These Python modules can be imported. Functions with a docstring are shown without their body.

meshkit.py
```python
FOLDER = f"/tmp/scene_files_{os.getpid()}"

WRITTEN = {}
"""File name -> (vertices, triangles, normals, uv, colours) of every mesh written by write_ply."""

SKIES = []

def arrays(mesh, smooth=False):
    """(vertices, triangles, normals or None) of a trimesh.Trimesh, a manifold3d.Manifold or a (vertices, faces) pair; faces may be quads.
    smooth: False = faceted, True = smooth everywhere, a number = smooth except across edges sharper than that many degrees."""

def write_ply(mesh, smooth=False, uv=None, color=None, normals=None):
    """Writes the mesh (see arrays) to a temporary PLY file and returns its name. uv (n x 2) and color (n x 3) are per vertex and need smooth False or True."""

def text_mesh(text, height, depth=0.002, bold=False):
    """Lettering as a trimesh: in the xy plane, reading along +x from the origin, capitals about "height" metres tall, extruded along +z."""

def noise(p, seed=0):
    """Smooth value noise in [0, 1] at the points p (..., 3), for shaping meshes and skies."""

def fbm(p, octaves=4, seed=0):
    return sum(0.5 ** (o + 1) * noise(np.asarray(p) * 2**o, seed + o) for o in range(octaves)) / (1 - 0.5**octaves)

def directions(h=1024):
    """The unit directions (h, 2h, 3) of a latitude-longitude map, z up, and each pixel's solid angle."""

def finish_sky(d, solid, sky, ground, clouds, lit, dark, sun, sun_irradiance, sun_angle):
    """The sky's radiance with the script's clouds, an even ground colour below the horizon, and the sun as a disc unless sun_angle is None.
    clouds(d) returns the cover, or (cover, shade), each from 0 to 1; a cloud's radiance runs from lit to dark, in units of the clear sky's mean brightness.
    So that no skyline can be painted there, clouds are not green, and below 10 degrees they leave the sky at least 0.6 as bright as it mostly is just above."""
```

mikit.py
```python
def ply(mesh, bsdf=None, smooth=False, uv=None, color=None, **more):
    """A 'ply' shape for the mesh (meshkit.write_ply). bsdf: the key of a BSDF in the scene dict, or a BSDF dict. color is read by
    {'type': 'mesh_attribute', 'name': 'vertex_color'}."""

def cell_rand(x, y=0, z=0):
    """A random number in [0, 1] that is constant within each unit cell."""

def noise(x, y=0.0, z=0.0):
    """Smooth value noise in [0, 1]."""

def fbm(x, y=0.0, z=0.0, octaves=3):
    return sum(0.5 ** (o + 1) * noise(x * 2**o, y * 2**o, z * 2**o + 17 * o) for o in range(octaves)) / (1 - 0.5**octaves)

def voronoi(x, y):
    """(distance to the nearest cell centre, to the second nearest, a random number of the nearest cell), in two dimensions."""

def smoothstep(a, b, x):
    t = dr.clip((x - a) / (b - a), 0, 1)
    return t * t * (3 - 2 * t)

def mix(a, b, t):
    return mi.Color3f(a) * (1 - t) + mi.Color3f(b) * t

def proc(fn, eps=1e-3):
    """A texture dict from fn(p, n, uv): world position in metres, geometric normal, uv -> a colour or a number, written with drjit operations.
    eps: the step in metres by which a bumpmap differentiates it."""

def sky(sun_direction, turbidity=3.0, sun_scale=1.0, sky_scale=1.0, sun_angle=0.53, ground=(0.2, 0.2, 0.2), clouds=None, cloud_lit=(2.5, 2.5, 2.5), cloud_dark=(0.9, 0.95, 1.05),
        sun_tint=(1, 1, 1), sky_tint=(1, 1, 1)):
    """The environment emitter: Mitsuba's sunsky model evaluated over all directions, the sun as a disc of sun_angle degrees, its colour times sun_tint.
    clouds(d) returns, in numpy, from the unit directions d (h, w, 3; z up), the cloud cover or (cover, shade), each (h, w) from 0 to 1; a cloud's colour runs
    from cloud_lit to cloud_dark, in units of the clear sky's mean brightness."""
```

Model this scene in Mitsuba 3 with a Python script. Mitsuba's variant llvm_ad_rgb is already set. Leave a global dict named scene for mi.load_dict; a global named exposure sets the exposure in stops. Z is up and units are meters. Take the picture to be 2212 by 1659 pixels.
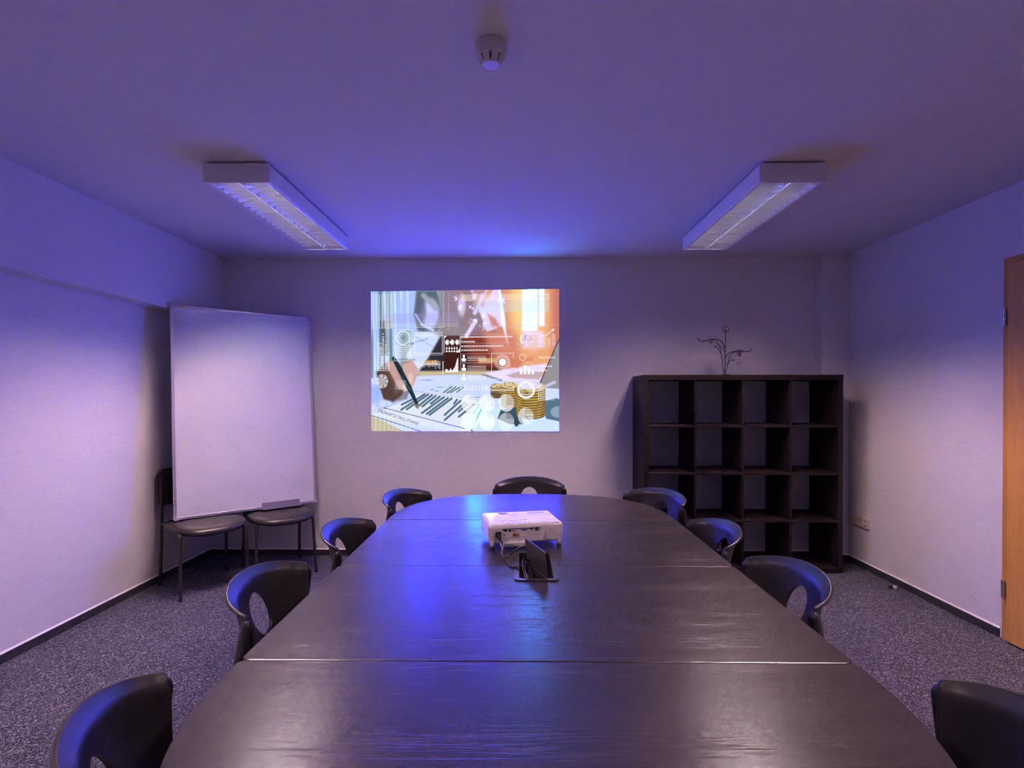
import math
import numpy as np
import trimesh
import manifold3d as m3
import drjit as dr
import mitsuba as mi
import mikit, meshkit
from mikit import proc, ply, noise, fbm, cell_rand, smoothstep, mix
from shapely.geometry import Polygon, Point, box as sbox
from shapely import affinity

T = mi.ScalarTransform4f
PI = math.pi
scene, labels = {}, {}

# ------------------------------------------------------------------ camera, light, exposure
YAW, PITCH, FOCAL, EYE = math.radians(0.7), math.radians(-0.35), 1146.0, 1.337
view = np.array([-math.sin(YAW) * math.cos(PITCH), math.cos(YAW) * math.cos(PITCH), math.sin(PITCH)])
scene['camera'] = {'type': 'perspective', 'fov': 2 * math.degrees(math.atan(1106 / FOCAL)), 'fov_axis': 'x',
                   'to_world': T().look_at(origin=[0, 0, EYE], target=(np.array([0, 0, EYE]) + view).tolist(), up=[0, 0, 1]),
                   'principal_point_offset_x': 0.0, 'principal_point_offset_y': -(852 + FOCAL * math.tan(-PITCH) - 829.5) / 1659,
                   'near_clip': 0.02, 'far_clip': 60.0}
exposure = 0.0
TUBE = (345.0, 214.0, 220.0)          # radiance of the fluorescent tubes
SCREEN_BLUE, SCREEN_GREEN = 49.0, 17.0   # how far the projector's bright areas go beyond display white

# ------------------------------------------------------------------ naming and adding
taken = set()


def numbered(name):
    if name not in taken:
        taken.add(name)
        return name
    k = 1
    while f'{name}_{k:03d}' in taken:
        k += 1
    taken.add(f'{name}_{k:03d}')
    return f'{name}_{k:03d}'


def thing(name, label=None, cat=None, group=None, kind=None):
    key = numbered(name)
    d = {}
    if label: d['label'] = label
    if cat: d['category'] = cat
    if group: d['group'] = group
    if kind: d['kind'] = kind
    labels[key] = d
    return key


def part(parent, name, mesh, bsdf, smooth=False, label=None, at=None, **more):
    key = numbered(f'{parent}__{name}')
    d = mesh if isinstance(mesh, dict) else ply(mesh, bsdf, smooth=smooth, **more)
    if at is not None:
        d = {**d, 'to_world': at}
    scene[key] = d
    if label: labels[key] = {'label': label}
    return key


def single(name, mesh, bsdf, label, cat, smooth=False, group=None, kind=None, **more):
    key = thing(name, label, cat, group, kind)
    scene[key] = ply(mesh, bsdf, smooth=smooth, **more)
    return key


# ------------------------------------------------------------------ mesh helpers
def cat(*ms):
    return trimesh.util.concatenate([m for m in ms])


def bx(x0, x1, y0, y1, z0, z1):
    m = trimesh.creation.box(extents=(x1 - x0, y1 - y0, z1 - z0))
    m.apply_translation(((x0 + x1) / 2, (y0 + y1) / 2, (z0 + z1) / 2))
    return m


def cbx(x0, x1, y0, y1, z0, z1, c=0.002):
    """A box with chamfered edges."""
    pts = []
    for sx in (0, 1):
        for sy in (0, 1):
            for sz in (0, 1):
                p = np.array([(x0, x1)[sx], (y0, y1)[sy], (z0, z1)[sz]], float)
                s = np.array([1 - 2 * sx, 1 - 2 * sy, 1 - 2 * sz]) * c
                for k in range(3):
                    q = p + s
                    q[k] = p[k]
                    pts.append(q)
    return trimesh.convex.convex_hull(np.array(pts))


def hull(points):
    return trimesh.convex.convex_hull(np.asarray(points, float))


def tube(path, r, sides=10, closed=False):
    """A round bar along a polyline; r a number or one radius per point."""
    p = np.asarray(path, float)
    r = np.broadcast_to(np.asarray(r, float), (len(p),))
    if closed:
        t = np.roll(p, -1, 0) - np.roll(p, 1, 0)
    else:
        t = np.gradient(p, axis=0)
    t /= np.linalg.norm(t, axis=1, keepdims=True) + 1e-12
    a = np.cross(t[0], [0, 0, 1] if abs(t[0][2]) < 0.9 else [1, 0, 0])
    a /= np.linalg.norm(a)
    ang = np.arange(sides) * 2 * PI / sides
    v = []
    for i in range(len(p)):
        a = a - t[i] * (a @ t[i])
        a /= np.linalg.norm(a)
        b = np.cross(t[i], a)
        v.append(p[i] + r[i] * (np.cos(ang)[:, None] * a + np.sin(ang)[:, None] * b))
    v = np.vstack(v)
    n = len(p)
    f = []
    for i in range(n if closed else n - 1):
        j = (i + 1) % n
        for k in range(sides):
            l = (k + 1) % sides
            f += [[i * sides + k, i * sides + l, j * sides + l], [i * sides + k, j * sides + l, j * sides + k]]
    if not closed:
        v = np.vstack([v, p[0], p[-1]])
        for k in range(sides):
            l = (k + 1) % sides
            f += [[n * sides, l, k], [n * sides + 1, (n - 1) * sides + k, (n - 1) * sides + l]]
    return trimesh.Trimesh(v, f, process=False)


def bend(points, r, n=6):
    """Rounds the corners of a polyline."""
    P = [np.asarray(q, float) for q in points]
    out = [P[0]]
    for i in range(1, len(P) - 1):
        a, b = P[i - 1] - P[i], P[i + 1] - P[i]
        d = min(r, np.linalg.norm(a) * .49, np.linalg.norm(b) * .49)
        s, e = P[i] + a / np.linalg.norm(a) * d, P[i] + b / np.linalg.norm(b) * d
        for k in range(n + 1):
            u = k / n
            out.append((1 - u) ** 2 * s + 2 * u * (1 - u) * P[i] + u * u * e)
    return out + [P[-1]]


def spline(points, n=40):
    from scipy.interpolate import CubicSpline
    P = np.asarray(points, float)
    s = np.r_[0, np.cumsum(np.linalg.norm(np.diff(P, axis=0), axis=1))]
    return CubicSpline(s, P)(np.linspace(0, s[-1], n))


def extrude(poly, h, z=0.0):
    m = trimesh.creation.extrude_polygon(poly, h, engine='earcut')
    m.apply_translation((0, 0, z))
    return m


def slab(poly, z0, z1, c=0.0025):
    """A board of the outline with a small chamfer along its upper and lower edges."""
    inner = poly.buffer(-c)
    def ring(pg, n=240):
        L = np.array(pg.exterior.coords)[:-1]
        return L
    out = np.array(poly.exterior.coords)[:-1]
    mid = out.mean(0)
    # inset by moving along vertex normals, keeps the vertex count
    a, b = np.roll(out, 1, 0), np.roll(out, -1, 0)
    t1, t2 = out - a, b - out
    t1 /= np.linalg.norm(t1, axis=1, keepdims=True) + 1e-12
    t2 /= np.linalg.norm(t2, axis=1, keepdims=True) + 1e-12
    n = np.stack([-(t1 + t2)[:, 1], (t1 + t2)[:, 0]], 1)
    n /= np.linalg.norm(n, axis=1, keepdims=True) + 1e-12
    area = 0.5 * np.sum(out[:, 0] * b[:, 1] - out[:, 1] * b[:, 0])
    ins = out + n * c * (1 if area > 0 else -1)
    k = len(out)
    layers = [(ins, z0), (out, z0 + c), (out, z1 - c), (ins, z1)]
    v = np.vstack([np.c_[q, np.full(k, z)] for q, z in layers])
    f = []
    for L in range(3):
        for i in range(k):
            j = (i + 1) % k
            f += [[L * k + i, L * k + j, (L + 1) * k + j], [L * k + i, (L + 1) * k + j, (L + 1) * k + i]]
    vv, ff = trimesh.creation.triangulate_polygon(Polygon(ins), engine='earcut')
    n0 = len(v)
    v = np.vstack([v, np.c_[vv, np.full(len(vv), z1)], np.c_[vv, np.full(len(vv), z0)]])
    f = np.vstack([f, ff + n0, ff[:, ::-1] + n0 + len(vv)])
    m = trimesh.Trimesh(v, f, process=True)
    m.fix_normals()
    return m


def lathe(profile, n=32):
    return trimesh.creation.revolve(np.asarray(profile, float), sections=n)


def man(m):
    m = m.copy()
    m.merge_vertices()
    return m3.Manifold(m3.Mesh(np.asarray(m.vertices, np.float32), np.asarray(m.faces, np.uint32)))


def unman(M):
    q = M.to_mesh()
    return trimesh.Trimesh(np.array(q.vert_properties[:, :3]), np.array(q.tri_verts), process=False)


def cut(a, *bs):
    M = man(a)
    for b in bs:
        M = M - man(b)
    return unman(M)


def rrect(x0, x1, y0, y1, r, n=8):
    return sbox(x0 + r, y0 + r, x1 - r, y1 - r).buffer(r, quad_segs=n)


def moved(m, M):
    m = m.copy()
    m.apply_transform(np.asarray(M, float))
    return m


def frame_of(origin, ex, ey, ez):
    M = np.eye(4)
    M[:3, 0], M[:3, 1], M[:3, 2], M[:3, 3] = ex, ey, ez, origin
    return M


def lin(r, g, b):
    return [((c / 255) / 12.92 if c / 255 <= 0.04045 else ((c / 255 + 0.055) / 1.055) ** 2.4) for c in (r, g, b)]


def rgb(*c):
    return {'type': 'rgb', 'value': list(map(float, c))}


# ------------------------------------------------------------------ materials
def principled(base, rough=0.5, metallic=0.0, spec=0.5, **more):
    return {'type': 'principled', 'base_color': base if isinstance(base, dict) else rgb(*base), 'roughness': rough if isinstance(rough, dict) else float(rough),
            'metallic': float(metallic), 'specular': float(spec), **more}


def two(b):
    return {'type': 'twosided', 'bsdf': b}


def wall_lines(p):
    """Embossed wallpaper: short broken ribs running level along the wall."""
    along = p.x + p.y
    return 0.6 * noise(along * 26, p.z * 190, p.z * 3) + 0.4 * noise(along * 70 + 9, p.z * 310, 4.0)


scene['wallpaper'] = {'type': 'bumpmap', 'arbitrary': proc(lambda p, n, uv: wall_lines(p) * 0.0006, eps=1.2e-3), 'scale': 1.0,
                      'bsdf': {'type': 'diffuse', 'reflectance': proc(lambda p, n, uv: mi.Color3f(0.665, 0.665, 0.655) * (0.93 + 0.11 * wall_lines(p)))}}
scene['ceiling_paint'] = {'type': 'diffuse', 'reflectance': proc(lambda p, n, uv: mi.Color3f(0.60, 0.60, 0.595) * (0.985 + 0.03 * fbm(p.x * 30, p.y * 30, 1.0)))}


def carpet_rgb(p):
    a = noise(p.x * 250, p.y * 330, p.z * 300)
    b = noise(p.x * 110 + 30, p.y * 150, p.z * 150)
    c = fbm(p.x * 5, p.y * 5, 2.0)
    v = 0.022 + 0.34 * a * a * a * (0.35 + 1.1 * b) + 0.014 * c
    return mi.Color3f(v * 0.72, v * 0.73, v * 0.98)


scene['carpet'] = {'type': 'diffuse', 'reflectance': proc(lambda p, n, uv: carpet_rgb(p))}
scene['carpet_strip'] = {'type': 'diffuse', 'reflectance': proc(lambda p, n, uv: carpet_rgb(p) * 0.45)}
scene['sealant'] = {'type': 'diffuse', 'reflectance': rgb(0.85, 0.82, 0.8)}


def wood_grain(p):
    w = p.y + 0.060 * noise(p.x * 1.6, p.y * 2.2, 1.0) + 0.010 * noise(p.x * 7, p.y * 12, 5.0)
    g = noise(p.x * 9, w * 330, 3.0) * 0.6 + noise(p.x * 22, w * 700, 8.0) * 0.4
    band = smoothstep(0.42, 0.70, noise(p.x * 1.1, w * 26, 2.0))
    return smoothstep(0.48, 0.86, g) * (0.25 + 0.75 * band)


scene['table_veneer'] = {'type': 'bumpmap', 'arbitrary': proc(lambda p, n, uv: wood_grain(p) * -0.00030, eps=7e-4), 'scale': 1.0,
                         'bsdf': principled(proc(lambda p, n, uv: mi.Color3f(0.0042, 0.0032, 0.0034) * (1 + 2.6 * wood_grain(p))),
                                            proc(lambda p, n, uv: 0.275 + 0.08 * wood_grain(p) + 0.02 * fbm(p.x * 9, p.y * 9, 0.0)), spec=0.72)}
scene['table_edge'] = principled((0.012, 0.0095, 0.0095), 0.35)


def shelf_grain(p):
    return noise(p.x * 8 + p.y * 160, p.y * 8 + p.z * 9, p.z * 160 + p.x * 120)


scene['shelf_wood'] = principled(proc(lambda p, n, uv: mi.Color3f(0.0030, 0.0024, 0.0031) * (0.7 + 0.7 * shelf_grain(p))), 0.45, spec=0.09)
scene['black_plastic'] = principled(proc(lambda p, n, uv: mi.Color3f(0.0055, 0.0055, 0.0068) * (0.9 + 0.2 * noise(p.x * 700, p.y * 700, p.z * 700))), 0.36, spec=0.28)
scene['black_rubber'] = principled((0.012, 0.012, 0.013), 0.6)
scene['black_gloss'] = principled((0.008, 0.008, 0.009), 0.22)
scene['black_metal'] = principled((0.007, 0.0066, 0.0075), 0.28, spec=0.35)
scene['black_vinyl'] = principled(proc(lambda p, n, uv: mi.Color3f(0.0075, 0.0072, 0.0082) * (0.85 + 0.3 * noise(p.x * 500, p.y * 500, p.z * 500))), 0.40, spec=0.28)
scene['aluminium'] = principled((0.62, 0.60, 0.62), 0.34, metallic=0.75)
scene['hatch_frame'] = principled((0.006, 0.006, 0.007), 0.22, spec=0.9)
scene['chrome'] = principled((0.72, 0.70, 0.68), 0.16, metallic=1.0)
scene['grey_plastic'] = principled((0.42, 0.40, 0.43), 0.4)
scene['flap_grey'] = principled((0.028, 0.025, 0.032), 0.38, spec=0.3)
scene['tray_grey'] = principled((0.20, 0.18, 0.22), 0.35)
scene['board_white'] = principled(proc(lambda p, n, uv: mi.Color3f(0.71, 0.74, 0.71) * (0.955 + 0.06 * fbm(p.x * 4, p.y * 4, p.z * 3))
                                       * (1 - 0.10 * smoothstep(0.80, 0.86, noise(p.x * 30, p.y * 30, p.z * 24)) * noise(p.x * 90, p.y * 90, p.z * 80))), 0.13, spec=0.5)
scene['lamp_white'] = principled((0.68, 0.66, 0.65), 0.45)
scene['mirror_metal'] = two(principled((0.80, 0.80, 0.81), 0.12, metallic=1.0))
scene['louvre_metal'] = principled((0.80, 0.80, 0.81), 0.27, metallic=1.0)
scene['projector_white'] = principled((0.56, 0.55, 0.555), 0.13, spec=0.5, clearcoat=0.6, clearcoat_gloss=0.95)
scene['projector_grey'] = principled((0.36, 0.34, 0.36), 0.3)
scene['port_grey'] = principled((0.50, 0.48, 0.49), 0.4)
scene['dark_hole'] = principled((0.006, 0.006, 0.007), 0.5)
scene['print_grey'] = principled((0.20, 0.20, 0.24), 0.5)
scene['print_blue'] = principled((0.10, 0.11, 0.26), 0.4)
scene['vga_blue'] = principled((0.02, 0.05, 0.26), 0.4)
scene['plug_yellow'] = principled((0.5, 0.32, 0.03), 0.4)
scene['plug_red'] = principled((0.32, 0.03, 0.02), 0.4)
scene['plug_white'] = principled((0.6, 0.58, 0.55), 0.4)
scene['brass'] = principled((0.42, 0.25, 0.10), 0.32, metallic=0.9)
scene['sticker_yellow'] = principled((0.55, 0.40, 0.02), 0.5)
scene['sticker_red'] = principled((0.45, 0.04, 0.03), 0.5)
scene['socket_cream'] = principled((0.58, 0.50, 0.40), 0.35)
scene['socket_white'] = principled((0.72, 0.68, 0.64), 0.3)
scene['detector_white'] = principled((0.58, 0.55, 0.52), 0.4)
scene['wrought_iron'] = principled((0.010, 0.008, 0.010), 0.4, spec=0.5)
scene['clear_glass'] = {'type': 'dielectric', 'int_ior': 1.5, 'ext_ior': 1.0}
scene['candle_wax'] = principled((0.55, 0.22, 0.16), 0.5)


def beech(p):
    g = noise(p.y * 70, p.z * 3.5, p.x * 70) * 0.6 + noise(p.y * 190, p.z * 12, p.x * 190) * 0.4
    return mi.Color3f(0.62, 0.30, 0.062) * (0.84 + 0.30 * g)


scene['beech'] = principled(proc(lambda p, n, uv: beech(p)), 0.38, spec=0.4)
scene['beech_frame'] = principled(proc(lambda p, n, uv: beech(p) * 0.82), 0.38, spec=0.4)

# ------------------------------------------------------------------ the room
XL, XB, XR, YB, YF, ZC = -2.57, -2.45, 2.655, 4.39, -1.30, 2.463
TH = 0.12


def structure(name, mesh, bsdf, label=None):
    key = numbered(name)
    scene[key] = ply(mesh, bsdf)
    labels[key] = {'kind': 'structure', **({'label': label} if label else {})}
    return key


structure('floor', bx(XL - TH, XR + TH, YF - TH, YB + TH, -TH, 0), 'carpet', 'dark grey mottled loop carpet floor')
structure('ceiling', bx(XL - TH, XR + TH, YF - TH, YB + TH, ZC, ZC + TH), 'ceiling_paint', 'plain white painted ceiling washed in blue light')
wb = structure('wall_back', bx(XL - TH, XR + TH, YB, YB + TH, 0, ZC), 'wallpaper', 'white ribbed wallpaper wall behind the projected picture')
part(wb, 'pier', bx(2.435, XR, 4.29, YB, 0, ZC), 'wallpaper', label='shallow square pier in the corner beside the shelf unit')
wl = structure('wall_left', bx(XL - TH, XL, YF, YB, 0, ZC), 'wallpaper', 'white ribbed wallpaper wall left of the whiteboard')
part(wl, 'beam', bx(XL, XB, YF, YB, 1.943, ZC), 'wallpaper', label='boxed beam along the top of the wall')
structure('wall_right', bx(XR, XR + TH, YF, YB, 0, ZC), 'wallpaper', 'white ribbed wallpaper wall with the socket plate and the door')
structure('wall_front', bx(XL - TH, XR + TH, YF - TH, YF, 0, ZC), 'wallpaper')

BH, BT = 0.047, 0.009


def baseboard(name, boards, label):
    key = structure(name, cat(*[cbx(*b, 0.0015) for b in boards]), 'carpet_strip', label)
    return key


def bead(key, pts):
    """The white sealant bead between a carpet strip and the wall: a sloping fillet."""
    m = []
    for (a, b, n) in pts:
        a, b, n = np.array(a, float), np.array(b, float), np.array(n, float)
        m.append(hull([q + o for q in (a, b) for o in (np.array([0, 0, BH - .001]), n * 0.007 + [0, 0, BH - .001], [0, 0, BH + 0.010])]))
    part(key, 'sealant_bead', cat(*m), 'sealant', label='thin white sealant line')


k = baseboard('baseboard_left', [(XL, XL + BT, YF, YB, 0, BH)], 'dark carpet skirting strip under the left wall')
bead(k, [((XL, YF, 0), (XL, YB, 0), (1, 0, 0))])
k = baseboard('baseboard_back', [(XL, 2.435, YB - BT, YB, 0, BH), (2.435 - BT, 2.435, 4.29, YB, 0, BH), (2.435 - BT, XR, 4.29 - BT, 4.29, 0, BH)], 'dark carpet skirting strip under the back wall')
bead(k, [((XL, YB, 0), (2.435, YB, 0), (0, -1, 0)), ((2.435, 4.29, 0), (XR, 4.29, 0), (0, -1, 0))])
k = baseboard('baseboard_right', [(XR - BT, XR, 2.95, 4.29, 0, BH)], 'dark carpet skirting strip between the corner and the door')
bead(k, [((XR, 2.95, 0), (XR, 4.29, 0), (-1, 0, 0))])

# the door in the right wall
dk = numbered('door_1')
labels[dk] = {'kind': 'structure', 'label': 'beech veneered door in a beech frame at the right edge'}
part(dk, 'frame', cat(cbx(XR - 0.016, XR + .01, 2.872, 2.925, 0, 2.075, .003), cbx(XR - 0.016, XR + .01, 1.86, 1.915, 0, 2.075, .003), cbx(XR - 0.016, XR + .01, 1.914, 2.873, 2.022, 2.075, .003)), 'beech_frame', label='narrow beech door frame')
leaf_key = part(dk, 'leaf', cbx(XR - 0.030, XR + .01, 1.925, 2.884, 0.008, 2.036, .003), 'beech', label='beech veneer door leaf')
for z in (1.755, 0.285):
    h = cat(tube([(XR - 0.030, 2.900, z - .046), (XR - 0.030, 2.900, z - .001)], .0085, 14), tube([(XR - 0.030, 2.900, z + .001), (XR - 0.030, 2.900, z + .046)], .0085, 14))
    hk = part(leaf_key, 'hinge', h, 'chrome', smooth=40, label='steel door hinge')

# ------------------------------------------------------------------ ceiling lamps
LW, LH, LL = 0.318, 0.090, 1.20


def make_lamp_dicts():
    D = {}
    w, t = LW / 2, 0.004
    ring = Polygon([(-w, -LL / 2), (w, -LL / 2), (w, LL / 2), (-w, LL / 2)])
    # housing: a tray with rounded vertical and lower edges, open below
    outer = cbx(-w, w, -LL / 2, LL / 2, -LH, 0, .006)
    inner = bx(-w + .014, w - .014, -LL / 2 + .010, LL / 2 - .010, -LH - .02, -.006)
    D['housing'] = ply(cut(outer, inner), 'lamp_white')
    D['spacer'] = ply(bx(-w + .03, w - .03, -LL / 2 + .03, LL / 2 - .03, 0, .011), 'dark_hole')
    D['end_cap'] = ply(cbx(-w - .0015, w + .0015, -LL / 2 - .003, -LL / 2 + .0005, -LH - .001, 0.001, .0012), 'lamp_white')
    # mirror channels
    cw, zt, zb = 0.0680, -.012, -LH + .003
    def prof(n=9):
        s = np.linspace(0, 1, n)
        return np.stack([cw * (1 - .52 * s ** 1.9), zb + (zt - zb) * s], 1)
    P = prof()
    path = np.vstack([P, (P * [-1, 1])[::-1]])
    off = path + np.array([[.0012 * (1 if q[0] > 0 else -1), .0012] for q in path])
    poly = Polygon(np.vstack([path, off[::-1]]))
    def chan(cx):
        m = trimesh.creation.extrude_polygon(poly, LL - .024, engine='earcut')
        M = np.array([[1, 0, 0, cx], [0, 0, 1, -(LL - .024) / 2], [0, 1, 0, 0], [0, 0, 0, 1]], float)
        m.apply_transform(M)
        return m
    D['reflector'] = [ply(chan(c), 'mirror_metal', smooth=35) for c in (-.0715, .0715)]
    # cross blades: a thin wedge filling the channel's lower part, its top dished under the tube
    hb = .031
    s = hb / (zt - zb)
    wt = cw * (1 - .52 * s ** 1.9)
    ss = np.linspace(0, s, 6)
    side = np.stack([cw * (1 - .52 * ss ** 1.9) - .0006, zb + (zt - zb) * ss], 1)
    def flank(n=7):
        rows, f = [], []
        for i in range(n):
            q = i / (n - 1)
            z = zb + hb * q
            w_ = cw * (1 - .52 * (s * q) ** 1.9) - .0006
            t_ = .0010 + .0100 * q ** 1.35
            rows.append([(-w_, -t_, z), (w_, -t_, z), (w_, t_, z), (-w_, t_, z)])
        v = np.array(rows).reshape(-1, 3)
        for i in range(n - 1):
            for j in range(4):
                l = (j + 1) % 4
                f += [[i * 4 + j, i * 4 + l, i * 4 + 4 + l], [i * 4 + j, i * 4 + 4 + l, i * 4 + 4 + j]]
        f += [[0, 2, 1], [0, 3, 2], [n * 4 - 4, n * 4 - 3, n * 4 - 2], [n * 4 - 4, n * 4 - 2, n * 4 - 1]]
        return trimesh.Trimesh(v, f, process=False)
    D['blade'] = ply(flank(), 'louvre_metal', smooth=30)
    D['end_reflector'] = ply(hull([(x, y, z) for x in (-LW / 2 + .0145, LW / 2 - .0145) for (y, z) in ((LL / 2 - .0105, zb), (LL / 2 - .0125, zb), (LL / 2 - .030, zt), (LL / 2 - .032, zt))]), 'mirror_metal')
    D['tube'] = {**ply(tube([(0, -.575, -.033), (0, .575, -.033)], .013, 12), {'type': 'diffuse', 'reflectance': rgb(.8, .8, .8)}, smooth=True), 'emitter': {'type': 'area', 'radiance': rgb(*TUBE)}}
    D['divider'] = ply(cbx(-.0030, .0030, -LL / 2 + .011, LL / 2 - .011, -LH + .001, -.05, .001), 'lamp_white')
    return D


LD = make_lamp_dicts()


def lamp(x, y, label, nblade=17):
    k = thing('ceiling_lamp', label, 'lamp', 'louvred ceiling lamps')
    base = T().translate([x, y, ZC - .012])
    for nm in ('spacer', 'housing', 'divider', 'end_cap'):
        part(k, nm, LD[nm], None, at=base)
    part(k, 'end_cap', LD['end_cap'], None, at=base @ T().rotate([0, 0, 1], 180))
    part(k, 'end_reflector', LD['end_reflector'], None, at=base)
    part(k, 'end_reflector', LD['end_reflector'], None, at=base @ T().rotate([0, 0, 1], 180))
    for i, cx in enumerate((-.0715, .0715)):
        part(k, 'reflector', LD['reflector'][i], None, at=base)
        part(k, 'tube', LD['tube'], None, at=base @ T().translate([cx, 0, 0]))
        for j in range(nblade):
            yy = -LL / 2 + .012 + (LL - .024) * (j + .5 + .5) / (nblade + 1)
            part(k, 'louvre_blade', LD['blade'], None, at=base @ T().translate([cx, yy, 0]))


lamp(-1.361, 3.150, 'left of the two lit white louvred ceiling lamps, above the whiteboard')
lamp(1.323, 3.180, 'right of the two lit white louvred ceiling lamps, above the shelf unit')
lamp(-1.361, 0.62, 'white louvred ceiling lamp over the near left corner of the table, outside the picture')
lamp(1.323, 0.62, 'white louvred ceiling lamp over the near right corner of the table, outside the picture')

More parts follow.
